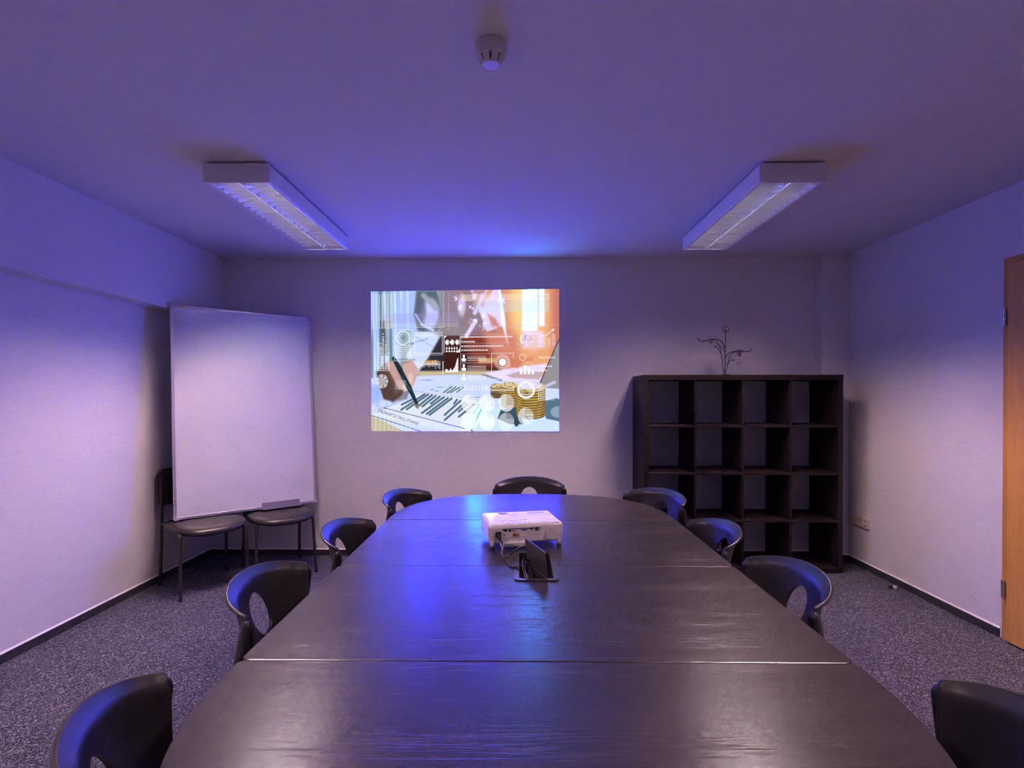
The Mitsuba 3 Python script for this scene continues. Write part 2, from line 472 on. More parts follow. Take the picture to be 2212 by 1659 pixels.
# ------------------------------------------------------------------ the projected picture
def painting():
    """fn(uv) -> display colour (linear, 0..1) of the projected picture: a hand with a pen over printed charts, coins, a figure in white shirt, white infographic overlays."""
    def fn(p, n, uv):
        X = 102 + uv.x * 1988
        Y = 1575 - uv.y * 1495

        def ss(a, b, x): return smoothstep(a, b, x)
        def rect(x0, y0, x1, y1, s=3.0): return ss(x0 - s, x0 + s, X) * (1 - ss(x1 - s, x1 + s, X)) * ss(y0 - s, y0 + s, Y) * (1 - ss(y1 - s, y1 + s, Y))
        def ell(cx, cy, rx, ry, s=.05): return 1 - ss(1 - s, 1 + s, dr.sqrt(dr.square((X - cx) / rx) + dr.square((Y - cy) / ry)))
        def ring(cx, cy, r, w, s=2.0): return 1 - ss(w - s, w + s, dr.abs(dr.sqrt(dr.square(X - cx) + dr.square(Y - cy)) - r))
        def seg(x0, y0, x1, y1, r, s=3.0):
            dx, dy = x1 - x0, y1 - y0
            t = dr.clip(((X - x0) * dx + (Y - y0) * dy) / (dx * dx + dy * dy), 0, 1)
            return 1 - ss(r - s, r + s, dr.sqrt(dr.square(X - x0 - t * dx) + dr.square(Y - y0 - t * dy)))
        def poly(pts, s=4.0):
            area = sum(a[0] * b[1] - a[1] * b[0] for a, b in zip(pts, pts[1:] + pts[:1]))
            sg = 1 if area > 0 else -1
            d = mi.Float(1e9)
            for a, b in zip(pts, pts[1:] + pts[:1]):
                ex, ey = b[0] - a[0], b[1] - a[1]
                L = math.hypot(ex, ey)
                d = dr.minimum(d, sg * ((Y - a[1]) * ex - (X - a[0]) * ey) / L)
            return ss(-s, s, d)
        def rep(x, period, duty, s=.12):
            f = x / period - dr.floor(x / period)
            return ss(0, s, f) * (1 - ss(duty, duty + s, f))
        C = lambda r, g, b: mi.Color3f(*lin(r, g, b))
        def over(c, rgbc, m): return c * (1 - m) + C(*rgbc) * m

        soft = noise(X * .012, Y * .006, 3.0)
        # blurred room: pale curtains at the left, warm light at the right
        c = C(172, 198, 212) + mi.Color3f(0.0) * X
        c = over(c, (108, 140, 158), ss(.45, .8, noise(X * .035, Y * .0012, 7.0)) * (1 - ss(330, 420, X)))
        c = over(c, (214, 230, 240), .7 * ss(.5, .85, noise(X * .05 + 3, Y * .001, 2.0)) * (1 - ss(480, 560, X)))
        c = over(c, (60, 62, 92), poly([(195, 400), (255, 400), (280, 760), (210, 760)], 26) * .8)
        c = over(c, (92, 128, 142), poly([(420, 520), (500, 500), (520, 900), (410, 900)], 30) * .7)
        c = over(c, (150, 126, 140), ss(800, 900, X))
        c = over(c, (226, 150, 122), ss(1240, 1560, X) * .9)
        c = over(c, (246, 176, 118), ss(1480, 1640, X) * (1 - ss(1950, 2060, X)) * .75)
        c = over(c, (196, 112, 96), ss(1960, 2090, X) * .8)
        # dark jacket in the middle, running to warm red at the right
        c = over(c, (140, 128, 148), poly([(800, 60), (1010, 60), (1100, 560), (800, 560)], 24) * .6)
        c = over(c, (172, 120, 130), poly([(980, 60), (1080, 60), (1060, 200), (950, 200)], 50) * .5)
        dark = poly([(620, 560), (1320, 560), (1500, 980), (600, 980)], 30)
        c = over(c, (64, 31, 29), dark)
        c = over(c, (44, 52, 62), poly([(560, 700), (860, 560), (870, 960), (560, 980)], 40) * .75)
        c = over(c, (142, 62, 46), poly([(1080, 560), (1400, 540), (1520, 900), (1200, 900)], 70) * .85)
        c = over(c, (214, 132, 112), poly([(1290, 520), (1640, 520), (1700, 900), (1420, 860)], 60) * .85)
        c = over(c, (150, 134, 144), poly([(800, 470), (1130, 470), (1080, 590), (960, 640)], 24) * .75)
        # jacket sleeve and shirt cuff of the writing arm
        c = over(c, (92, 108, 124), poly([(582, 80), (800, 80), (850, 330), (800, 520), (600, 520), (555, 330)], 16))
        c = over(c, (208, 210, 232), ell(730, 330, 92, 150, .35) * .95)
        c = over(c, (160, 170, 190), seg(660, 130, 790, 270, 26, 18) * .9)
        c = over(c, (92, 100, 132), ell(635, 300, 52, 120, .4) * .8)
        c = over(c, (214, 220, 240), seg(575, 330, 640, 440, 7, 9) * .9)
        c = over(c, (216, 226, 236), seg(640, 440, 760, 500, 10, 14) * .9)
        c = over(c, (206, 222, 232), poly([(560, 520), (720, 520), (830, 570), (700, 800), (560, 1000), (470, 740), (520, 620)], 18))
        c = over(c, (150, 176, 188), seg(520, 640, 700, 590, 9, 9) * .7 + seg(560, 560, 760, 680, 7, 9) * .5)
        c = over(c, (104, 132, 146), seg(540, 640, 430, 800, 12, 12) * .7)
        # white shirt, map of the world over it
        sh = poly([(1080, 70), (1470, 70), (1520, 360), (1545, 690), (1540, 760), (1400, 700), (1330, 520), (1210, 560), (1080, 440), (1040, 250)], 14)
        c = over(c, (234, 214, 222), sh)
        c = over(c, (176, 116, 126), (poly([(1180, 70), (1320, 70), (1230, 290), (1190, 330)], 18) * .8))
        c = over(c, (226, 120, 96), (poly([(1340, 70), (1400, 70), (1290, 260), (1260, 250)], 18) * .7))
        c = over(c, (196, 76, 56), poly([(1340, 340), (1420, 380), (1470, 480), (1380, 470)], 22) * .7)
        c = over(c, (252, 246, 250), poly([(1380, 90), (1480, 90), (1510, 360), (1550, 640), (1510, 760), (1480, 420)], 16))
        c = over(c, (250, 240, 246), seg(1280, 130, 1200, 330, 14, 14) * .6)
        c = over(c, (240, 226, 236), seg(1205, 415, 1110, 565, 20, 14) * .9)
        c = over(c, (246, 236, 246), ell(1062, 240, 40, 110, .45) * .55)
        c = over(c, (248, 240, 246), ss(.52, .6, fbm(X * .02, Y * .02, 5.0)) * (poly([(985, 150), (1230, 120), (1180, 330), (1040, 320)], 20) + ell(1290, 400, 130, 90, .4) + ell(1420, 210, 110, 90, .4)) * .8)
        # window glare
        c = over(c, (255, 228, 150), ell(1760, 250, 170, 330, .45) * .75)
        c = over(c, (252, 250, 246), rect(1700, 70, 1862, 520, 22))
        c = over(c, (252, 246, 244), rect(1876, 60, 1936, 470, 12) * .9)
        c = over(c, (246, 222, 226), rect(1702, 520, 1930, 700, 30) * .8)
        c = over(c, (244, 190, 176), rect(1760, 560, 1862, 760, 20) * .35)
        c = over(c, (252, 232, 214), rect(1060, 126, 1985, 196, 4) * .42)
        c = over(c, (196, 222, 226), rect(1180, 200, 1985, 316, 4) * .34)
        c = over(c, (164, 150, 200), rect(210, 318, 1030, 424, 6) * .30)
        c = over(c, (210, 214, 200), rect(210, 424, 1030, 470, 6) * .18)
        # table, papers
        c = over(c, (214, 196, 150), rect(600, 935, 1450, 990, 14) * .8)
        c = over(c, (226, 176, 120), rect(1240, 800, 1420, 850, 12) * .8 + rect(670, 822, 808, 862, 12) * .8)
        c = over(c, (206, 220, 236), poly([(60, 1010), (560, 985), (1050, 975), (2140, 1010), (2140, 1640), (60, 1640)], 14))
        c = over(c, (148, 178, 200), poly([(60, 1080), (210, 1070), (220, 1240), (60, 1300)], 40) * .8)
        c = over(c, (240, 222, 226), poly([(1290, 960), (1640, 900), (1960, 860), (1890, 1050), (1560, 1050)], 14))
        c = over(c, (180, 150, 158), poly([(1520, 985), (1680, 940), (1930, 950), (1880, 1030), (1600, 1010)], 12) * .7)
        c = over(c, (92, 70, 76), seg(1290, 975, 1480, 1035, 9, 9) * .75)
        c = over(c, (150, 146, 152), poly([(1888, 1062), (2075, 640), (2140, 560), (2140, 1130), (1960, 1120)], 6))
        c = over(c, (68, 44, 50), seg(1890, 1060, 2096, 590, 5, 4))
        c = over(c, (216, 214, 226), seg(1960, 1095, 2040, 1060, 16, 10) * .7)
        # hand on the right (blurred)
        c = over(c, (218, 128, 104), poly([(1560, 800), (1700, 830), (1660, 910), (1590, 900)], 12) * .9 + poly([(1660, 800), (1820, 800), (1800, 850), (1700, 830)], 12) * .6)
        # printed sheets
        c = over(c, (222, 230, 244), poly([(90, 1400), (690, 1150), (1390, 1250), (1180, 1570), (900, 1570)], 6))
        c = over(c, (110, 132, 152), seg(560, 1145, 1240, 1245, 3, 3) * .5 + seg(840, 1180, 960, 1070, 3, 3) * .5)
        c = over(c, (196, 190, 160), poly([(60, 1410), (110, 1410), (480, 1590), (60, 1590)], 5))
        c = over(c, (42, 66, 92), seg(95, 1402, 640, 1580, 4, 3) * .9)
        c = over(c, (60, 80, 96), seg(240, 1326, 1180, 1568, 4, 3) * .9 + seg(240, 1326, 560, 1195, 2.5, 3) * .7 + seg(1300, 1265, 1165, 1568, 4, 3) * .8)
        c = over(c, (96, 120, 142), seg(1180, 1390, 1260, 1275, 2.5, 2.5) * .8)
        inked = mi.Float(0)
        for (x0, y0, x1, y1) in ((425, 1290, 540, 1232), (420, 1345, 668, 1180), (480, 1340, 705, 1183), (610, 1300, 745, 1190), (645, 1310, 785, 1197), (735, 1280, 828, 1205), (640, 1380, 872, 1212), (690, 1390, 915, 1222), (720, 1400, 955, 1226), (980, 1280, 1010, 1240), (880, 1400, 1050, 1250), (880, 1455, 1095, 1270), (1030, 1365, 1120, 1290), (1030, 1420, 1190, 1290), (870, 1165, 958, 1100), (905, 1170, 1000, 1104), (940, 1165, 1040, 1108), (1010, 1160, 1075, 1112)):
            th = 11 if y0 > 1200 else 6
            inked = dr.maximum(inked, seg(x0, y0, x1, y1, th, 2.5))
        c = over(c, (74, 106, 130), inked * .95)
        c = over(c, (120, 148, 172), (ell(750, 1130, 26, 9, .3) + ell(800, 1148, 24, 9, .3) + ell(830, 1105, 40, 7, .4) + ell(690, 1030, 70, 8, .5) + ell(1210, 1215, 60, 8, .5)) * .6)
        c = over(c, (90, 120, 140), (ring(220, 1275, 66, 3) + ring(220, 1275, 46, 3)) * ss(1240, 1262, Y) * .6 * (1 - ss(262, 280, X)))
        # dark teal book and folder under the coins
        c = over(c, (58, 84, 96), poly([(1475, 1345), (1640, 1320), (1720, 1500), (1570, 1500), (1440, 1440)], 5))
        c = over(c, (50, 76, 90), ell(1640, 1480, 26, 45, .2))
        c = over(c, (86, 118, 138), poly([(1930, 1255), (2060, 1225), (2140, 1260), (2140, 1480), (1950, 1440)], 5))
        c = over(c, (150, 176, 196), ell(2080, 1370, 80, 60, .15) * .8)
        c = over(c, (206, 222, 238), poly([(1940, 1150), (2140, 1200), (2140, 1250), (2060, 1222), (1940, 1250)], 5) * .8)
        # writing hand
        hand = poly([(160, 950), (250, 840), (380, 830), (520, 1000), (420, 1200), (330, 1260), (230, 1230), (190, 1100)], 12)
        c = over(c, (104, 80, 74), hand)
        c = over(c, (60, 42, 44), poly([(150, 930), (250, 925), (330, 1060), (340, 1270), (240, 1240), (195, 1100)], 20) * .45)
        c = over(c, (196, 158, 152), poly([(250, 850), (330, 820), (460, 1010), (500, 1100), (470, 1145), (390, 1120), (330, 1000)], 12))
        c = over(c, (206, 170, 162), poly([(430, 850), (520, 800), (600, 900), (590, 980), (540, 1120), (490, 1080), (440, 960)], 12))
        c = over(c, (130, 96, 90), seg(440, 850, 560, 810, 10, 12) * .6 + seg(450, 1000, 520, 1130, 7, 9) * .5)
        c = over(c, (228, 202, 200), ell(470, 1105, 36, 40, .3) * .8 + ell(520, 1010, 28, 60, .4) * .7)
        c = over(c, (82, 60, 58), poly([(340, 1180), (520, 1130), (480, 1230), (320, 1270)], 14) * .7)
        # pen
        c = over(c, (34, 48, 56), poly([(305, 800), (345, 770), (420, 890), (520, 1080), (606, 1290), (600, 1335), (565, 1310), (500, 1180), (420, 1010)], 5))
        c = over(c, (70, 116, 132), seg(400, 960, 520, 1140, 5, 5) * .8)
        c = over(c, (126, 124, 110), poly([(555, 1290), (604, 1280), (604, 1338), (575, 1322)], 4))
        # coins
        for (x0, x1, yt, yb, ry, per) in ((1366, 1490, 1092, 1205, 26, 30), (1478, 1652, 1085, 1300, 34, 24), (1640, 1945, 1105, 1400, 48, 27)):
            cx, rx = (x0 + x1) / 2, (x1 - x0) / 2
            body = rect(x0, yt, x1, yb, 3)
            body = dr.maximum(body, ell(cx, yb, rx, ry, .04))
            sag = dr.sqrt(dr.maximum(0, 1 - dr.square((X - cx) / rx))) * ry
            band = rep(Y - sag + 12 * noise(X * .01, 0, 1), per, .55, .3)
            c = over(c, (112, 84, 36), body)
            c = over(c, (206, 172, 92), body * band * (.55 + .45 * noise(X * .04, Y * .02, 1)))
            c = over(c, (92, 72, 66), body * ss(cx + rx * .55, x1, X) * .45)
            c = over(c, (222, 206, 158), ell(cx, yt, rx, ry, .05))
            c = over(c, (150, 124, 70), ell(cx, yt, rx * .94, ry * .9, .06) * ss(.45, .7, noise(X * .06, Y * .1, 4.0)) * .8)
        c = over(c, (84, 66, 66), poly([(1366, 1150), (1480, 1170), (1480, 1225), (1380, 1200)], 12) * .8)
        c = over(c, (238, 236, 236), ell(1792, 1098, 120, 34, .2) * .7)
        bright = c.z * (1 - poly([(395, 1330), (690, 1160), (1260, 1235), (1090, 1480), (880, 1480), (640, 1410)], 14)) * (1 - rect(860, 1085, 1110, 1180, 8)) * (1 - rect(170, 1330, 640, 1510, 10))
        bright_g = c.y + 0.10 * (1 - ss(480, 640, X)) * (1 - ss(420, 560, Y)) + 0.10 * ss(1000, 1200, X) * ss(1230, 1330, Y) + 0.06 * poly([(560, 1000), (1260, 990), (1300, 1090), (600, 1120)], 40)
        # ---- white overlays
        wm = mi.Float(0)
        def add(m): return dr.maximum(wm, m)
        for (cx, cy, a) in ((1140, 1275, .62), (1330, 1275, .72), (1532, 1275, .55), (1140, 1470, .62), (1330, 1470, .8), (1532, 1470, .4), (1738, 1416, .5)):
            ang = dr.atan2(Y - cy, X - cx)
            quarter = rect(cx, cy - 100, cx + 100, cy + (25 if cy < 1400 else -30), 2)
            wm = add(ell(cx, cy, 83, 93, .02) * (a - .45 * a * quarter))
        wm = add(ell(220, 1040, 62, 76, .03) * .5 * (1 - .6 * rep(dr.atan2(Y - 1040, X - 220) + 3.3, .9, .35, .05)))
        wm = add((rect(1735, 1325, 1741, 1420, 2) + rect(1741, 1413, 1825, 1419, 2)) * 0)
        rg = dr.sqrt(dr.square(X - 1742) + dr.square(Y - 1138))
        wm = add(ss(66, 70, rg) * (1 - ss(92, 96, rg)) * .85)
        wm = add(ss(40, 44, rg) * (1 - ss(58, 62, rg)) * .3)
        # gauge in the upper left
        wm = add((ring(440, 578, 72, 5) + ring(440, 578, 58, 3) * .7 + ring(440, 578, 38, 4) * .5) * .85)
        wm = add((rect(345, 488, 350, 830, 1.5) + rect(345, 488, 540, 493, 1.5) + rect(536, 488, 541, 560, 1.5) + rect(345, 822, 545, 827, 1.5)) * .6)
        wm = add(rect(358, 655, 534, 800, 2) * rep(Y - 655, 20, .42) * .9)
        # equaliser columns at the left
        for i, top in enumerate((780, 610, 665, 560, 640, 720)):
            x0 = 136 + i * 28
            wm = add(rect(x0, top, x0 + 21, 930, 1.5) * rep(Y, 11, .5) * .8)
            wm = add(ell(x0 + 10, top - 26, 7, 7, .2) * .7)
        # vertical pale bars at the upper left
        wm = add(rect(110, 110, 330, 470, 4) * rep(X + 6, 31, .38, .2) * .4)
        wm = add((rect(106, 470, 330, 475, 1.5) + rect(322, 100, 327, 470, 1.5) + rect(560, 468, 872, 472, 1.5) + rect(868, 92, 872, 472, 1.5)) * .55)
        wm = add(rect(915, 110, 932, 500, 1.5) * rep(Y, 19, .2) * .6)
        wm = add((rect(878, 80, 1040, 545, 2) * rep(Y, 22, .1)) * .25)
        # framed screen
        for (a, b, d, e) in ((562, 552, 866, 748),):
            wm = add((rect(a, b, d, b + 6, 1.5) + rect(a, e - 6, d, e, 1.5) + rect(a, b, a + 6, e, 1.5) + rect(d - 6, b, d, e, 1.5)) * .85)
            wm = add((rect(a + 12, b + 16, d - 14, b + 19, 1.5) + rect(d - 17, b + 16, d - 14, e - 18, 1.5)) * .5)
        wm = add(rect(560, 760, 868, 764, 1.5) * .7 + rect(860, 830, 868, 965, 1.5) * .9 + rect(560, 955, 868, 958, 1.5) * .6)
        h = 36 * cell_rand(dr.floor(X / 15), 3, 0)
        wm = add(rect(570, 862 - 10, 838, 866, 2) * ss(860, 862, Y) * .9)
        wm = add((1 - ss(h, h + 3, dr.abs(Y - 864 + 14 * (cell_rand(dr.floor(X / 15), 9, 0) - .5)) - 8)) * rect(575, 790, 836, 950, 2) * rep(X, 15, .35) * .85)
        wm = add(rect(560, 495, 860, 545, 2) * rep(X, 17, .3) * (1 - ss(20, 46, dr.abs(Y - 545) * (.6 + cell_rand(dr.floor(X / 17), 1, 0)))) * .7)
        # maroon tile with three dials and rows of people
        tile = rect(878, 560, 1046, 738, 2)
        wm = dr.select(tile > .5, 0, wm)
        c = over(c, (74, 33, 31), tile * .85)
        wm = add(rect(876, 560, 881, 738, 1.5) * .8 + rect(1042, 560, 1048, 738, 1.5) * .85)
        wm = add(poly([(878, 562), (905, 562), (878, 590)], 2) * .95 + poly([(1046, 690), (1046, 738), (1005, 738)], 2) * .95)
        for cx in (905, 958, 1012):
            wm = add((ell(cx, 630, 19, 22, .08) + ring(cx, 630, 27, 2.5) * ss(cx - 12, cx - 4, X)) * .95)
        for r in (690, 722):
            for cx in (903, 930, 957, 984, 1011):
                wm = add(ell(cx, r - 10, 4, 5, .25) + ell(cx, r + 5, 10, 8, .2))
        # dashed bars
        for (x1, y0, a) in ((1600, 566, .95), (1202, 616, .95), (1500, 663, .9), (1343, 706, .95)):
            wm = add(rect(1056, y0, x1, y0 + 18, 1.5) * rep(X - 1056, 11.5, .55) * a)
        wm = add((rect(1050, 545, 1620, 549, 1) + rect(1050, 640, 1610, 643, 1) + rect(1050, 690, 1610, 692, 1)) * .4)
        # contact cards
        for i, y0 in enumerate((752, 852, 955)):
            wm = add((rect(1050, y0, 1054, y0 + 92, 1.5) + rect(1050, y0, 1365, y0 + 3, 1.5) * .7 + rect(1050, y0 + 90, 1365, y0 + 93, 1.5) * .5) * .7)
            wm = add(ell(1084, y0 + 26, 13, 16, .12) + ell(1084, y0 + 64, 25, 20, .1))
            wm = add(rect(1120, y0 + 22, 1320, y0 + 82, 2) * rep(Y - y0, 17, .3) * .85)
        # mountain graph
        hh = 8 + 150 * dr.square(dr.clip((X - 890) / 138, 0, 1)) * (.35 + .65 * ss(985, 1020, X)) + 30 * noise(X * .09, 1, 2)
        wm = add(rect(888, 780, 1026, 948, 2) * (1 - ss(hh - 3, hh + 3, 948 - Y)) * .85)
        wm = add(rect(1055, 1068, 1345, 1140, 2) * rep(X, 17, .5) * (1 - ss(-2, 2, 1140 - Y - 70 * cell_rand(dr.floor(X / 17), 5, 2))) * .8)
        # round clock
        wm = add(ell(1492, 845, 38, 40, .05) * .95 + ring(1492, 845, 58, 3) * .8 + ring(1492, 845, 70, 2) * .6 + ring(1492, 845, 80, 2) * .5)
        wm = add((rect(1374, 748, 1380, 1000, 1.5) + rect(1374, 748, 1612, 753, 1.5) + rect(1606, 748, 1612, 800, 1.5)) * .7)
        wm = add(rect(1390, 950, 1565, 1030, 2) * rep(Y - 944, 24, .28) * .7)
        wm = add((rect(1372, 1128, 1610, 1133, 1.5) + rect(1372, 1144, 1612, 1149, 1.5) + rect(1607, 1095, 1612, 1149, 1.5)) * .9)
        # bar chart, dots, strips at the right
        for i, top in enumerate((918, 878, 905, 930)):
            wm = add(rect(1674 + i * 41, top, 1702 + i * 41, 972, 2) * .95)
        wm = add(ring(1705, 795, 33, 3) * .6 + ring(1770, 870, 28, 3) * .5)
        for i, (x1, y0) in enumerate(((2050, 790), (2018, 882), (1965, 926))):
            wm = add(rect(1870, y0, x1, y0 + 17, 1.5) * rep(X, 8, .5) * .8)
        for i, top in enumerate((625, 560, 590, 545)):
            wm = add(rect(1868 + i * 48, top, 1906 + i * 48, 680, 1.5) * rep(Y, 11, .4) * .6)
        wm = add(rect(1866, 1128, 2045, 1250, 1.5) * (1 - ss(5, 7, dr.sqrt(dr.square((X / 19 - dr.floor(X / 19) - .5) * 19) + dr.square((Y / 19 - dr.floor(Y / 19) - .5) * 19)))) * (.5 + .4 * ss(1960, 1940, X)))
        wm = add(ring(1748, 600, 62, 9) * ss(1700, 1790, X) * .5 + ring(1748, 600, 62, 9) * (1 - ss(1690, 1710, X)) * .9 + ell(1697, 640, 10, 10, .2))
        wm = add(seg(1880, 575, 1960, 560, 4, 2.5) * .8 + seg(1960, 560, 2030, 505, 4, 2.5) * .8 + poly([(2038, 492), (2010, 505), (2030, 528)], 2) * .8)
        wm = add((rect(1650, 690, 2060, 693, 1) + rect(1650, 714, 2060, 716, 1) + rect(1620, 455, 2080, 457, 1)) * .45)
        wm = add(rect(130, 1400, 560, 1570, 4) * rep(X, 46, .28, .2) * .28)
        wm = add((rect(355, 1030, 470, 1130, 2) * rep(X, 9, .5) * .35))
        c = over(c, (150, 160, 210), (rect(1722, 556, 1812, 616, 2) - rect(1742, 560, 1790, 612, 2)) * .7)
        c = over(c, (206, 206, 224), (ring(1768, 388, 20, 3) + (ring(1768, 388, 36, 5) * rep(dr.atan2(Y - 388, X - 1768), .785, .3, .05))) * .8)
        c = over(c, (250, 252, 255), dr.clip(wm, 0, 1))
        c = over(c, (66, 60, 44), (rect(1737, 1330, 1741, 1420, 1.5) + rect(1741, 1415, 1822, 1419, 1.5) + seg(1741, 1420, 1788, 1466, 2.5, 2)) * .8)
        return c * (.97 + .06 * soft), bright, bright_g
    return fn


paint = painting()


def projected_radiance(p, n, uv):
    c, bright, bright_g = paint(p, n, uv)
    b = smoothstep(0.60, 0.90, bright)
    g = smoothstep(0.81, 0.94, bright_g) * b
    return mi.Color3f(c.x, c.y + SCREEN_GREEN * g, c.z + SCREEN_BLUE * b * (0.75 + 2.2 * smoothstep(0.84, 0.96, bright)))


YI = YB - 0.002
quad = np.array([(-1.223, 2.190), (0.336, 2.208), (0.336, 1.031), (-1.221, 1.031)])   # top left, top right, bottom right, bottom left
nu, nv = 8, 6
gv, guv, gf = [], [], []
for j in range(nv + 1):
    for i in range(nu + 1):
        u, v = i / nu, j / nv
        q = (1 - v) * ((1 - u) * quad[3] + u * quad[2]) + v * ((1 - u) * quad[0] + u * quad[1])
        gv.append((q[0], YI, q[1]))
        guv.append((u, v))
for j in range(nv):
    for i in range(nu):
        a = j * (nu + 1) + i
        gf += [[a, a + 1, a + nu + 2], [a, a + nu + 2, a + nu + 1]]
pk = thing('projected_picture', 'bright projected picture of a hand, pen, charts and coins on the back wall', 'projection')
part(pk, 'image', (np.array(gv), np.array(gf)), {'type': 'diffuse', 'reflectance': proc(lambda p, n, uv: paint(p, n, uv)[0] * 0.03)}, uv=np.array(guv),
     emitter={'type': 'area', 'radiance': proc(projected_radiance)})


def on_image(m, cx, cy, ex, ey):
    """Flat lettering laid on the picture: cx, cy and the axes in the picture's own drawing units."""
    v = np.asarray(m.vertices)
    X = cx + v[:, 0] * ex[0] + v[:, 1] * ey[0]
    Y = cy + v[:, 0] * ex[1] + v[:, 1] * ey[1]
    u, w = (X - 102) / 1988, (1575 - Y) / 1495
    q = (1 - w)[:, None] * ((1 - u)[:, None] * quad[3] + u[:, None] * quad[2]) + w[:, None] * ((1 - u)[:, None] * quad[0] + u[:, None] * quad[1])
    return trimesh.Trimesh(np.c_[q[:, 0], YI - .0006 - v[:, 2] * .1, q[:, 1]], m.faces, process=False)


def caption(text, cx, cy, h, w, ang=0.0, shear=0.0):
    m = meshkit.text_mesh(text, 1.0, depth=.004)
    b = m.bounds
    sx = w / (b[1][0] - b[0][0])
    c, s = math.cos(ang), math.sin(ang)
    return on_image(m, cx, cy, (sx * c, sx * s), (-h * (-s) + shear * c, -h * c + shear * s))


def glow(c):
    return {'type': 'area', 'radiance': rgb(*c)}


pale = cat(caption('EPSON', 1800, 176, 36, 156), caption('Consommation \u00e9l...', 1585, 472, 30, 370), caption('Mode couleurs', 1632, 668, 28, 276), caption('Keystone', 1240, 472, 26, 190))
part(pk, 'lettering', pale, {'type': 'diffuse', 'reflectance': rgb(.3, .3, .3)}, emitter=glow(lin(196, 186, 204)), label='pale menu lettering over the picture')
ang = math.atan2(-140, -420)
part(pk, 'printed_title', caption('MARKETING PLANNING', 612, 1480, 34, 448, ang, 10.0), 'print_blue', label='upside down printed title reading MARKETING PLANNING')
# OBJECTS BELOW
# ------------------------------------------------------------------ shelf unit
SX0, SX1, SY0, SY1, SH = 0.938, 2.424, 3.985, 4.378, 1.484
sk = thing('shelf_unit', 'open black-brown cube shelf unit of sixteen compartments against the back wall', 'shelf')
to = 0.040
part(sk, 'top_panel', cbx(SX0, SX1, SY0, SY1, SH - to, SH), 'shelf_wood')
part(sk, 'bottom_panel', cbx(SX0, SX1, SY0, SY1, 0, to), 'shelf_wood')
for x in (SX0 + .0015, SX1 - .0395):
    part(sk, 'side_panel', cbx(x, x + .038, SY0 + .001, SY1, to, SH - to), 'shelf_wood')
ix0, ix1, iz0, iz1 = SX0 + .0395, SX1 - .0395, to, SH - to
ts = 0.0175
cw_, ch_ = (ix1 - ix0 - 3 * ts) / 4, (iz1 - iz0 - 3 * ts) / 4
for r in range(1, 4):
    z = iz0 + r * ch_ + (r - 1) * ts
    part(sk, 'shelf_board', cbx(ix0, ix1, SY0 + .002, SY1 - .001, z, z + ts, .0015), 'shelf_wood')
for r in range(4):
    z0 = iz0 + r * (ch_ + ts)
    for q in range(1, 4):
        x = ix0 + q * cw_ + (q - 1) * ts
        part(sk, 'divider', cbx(x, x + ts, SY0 + .004, SY1 - .001, z0, z0 + ch_, .0015), 'shelf_wood')
for z in (0.072, 0.104, 1.375, 1.41):
    part(sk, 'shelf_pin', lathe([(0, 0), (.0035, 0), (.0035, .002), (0, .002)], 10), 'chrome', at=T().translate([ix1 + .0002, SY0 + .05, z]).rotate([0, 1, 0], -90))

# ------------------------------------------------------------------ conference tables
TXC, TW, TZ, TT = 0.062, 0.700, 0.730, 0.025
Y1, Y2, Y3 = 2.560, 1.876, 1.203


def bow(yc, depth, sgn, gap=.002, p=2.6, cr=.018):
    a = np.linspace(0, PI, 97)
    x = TXC + TW * np.sign(np.cos(a)) * np.abs(np.cos(a)) ** (2 / p)
    y = yc + sgn * (gap + depth * np.abs(np.sin(a)) ** (2 / p))
    pg = Polygon(np.c_[x, y])
    return pg.buffer(-cr).buffer(cr, quad_segs=5)


def wide_table(key, outline, holes=()):
    return


def leg_set(key, spots):
    for (x, y) in spots:
        part(key, 'leg', tube([(x, y, 0), (x, y, TZ - TT)], .025, 16), 'black_metal', smooth=40)


tk = thing('conference_table', 'far half-round black-brown end table nearest the back wall', 'table', 'conference table sections')
part(tk, 'tabletop', slab(bow(Y1, .672, 1), TZ - TT, TZ), 'table_veneer')
leg_set(tk, [(-.12, 2.66), (.25, 2.66), (.06, 2.86)])
HX0, HX1, HY0, HY1 = -0.010, 0.128, 1.722, 2.028
opening = extrude(rrect(HX0 + .009, HX1 - .009, HY0 + .009, HY1 - .009, .012), .2, TZ - .1)
tk = thing('conference_table', 'middle rectangular black-brown table carrying the projector and the cable hatch', 'table', 'conference table sections')
for (a, b) in ((Y2 + .0006, Y1 - .0015), (Y3 + .0015, Y2 - .0006)):
    part(tk, 'tabletop', cut(slab(rrect(TXC - TW, TXC + TW, a, b, .020, 6), TZ - TT, TZ, .0011), opening), 'table_veneer')
leg_set(tk, [(-.21, 1.38), (.33, 1.38), (-.21, 2.40), (.33, 2.40)])
tk = thing('conference_table', 'near half-round black-brown end table at the bottom of the picture', 'table', 'conference table sections')
part(tk, 'tabletop', slab(bow(Y3, .66, -1), TZ - TT, TZ, .0011), 'table_veneer')
leg_set(tk, [(-.12, 1.12), (.25, 1.12), (.06, .74)])

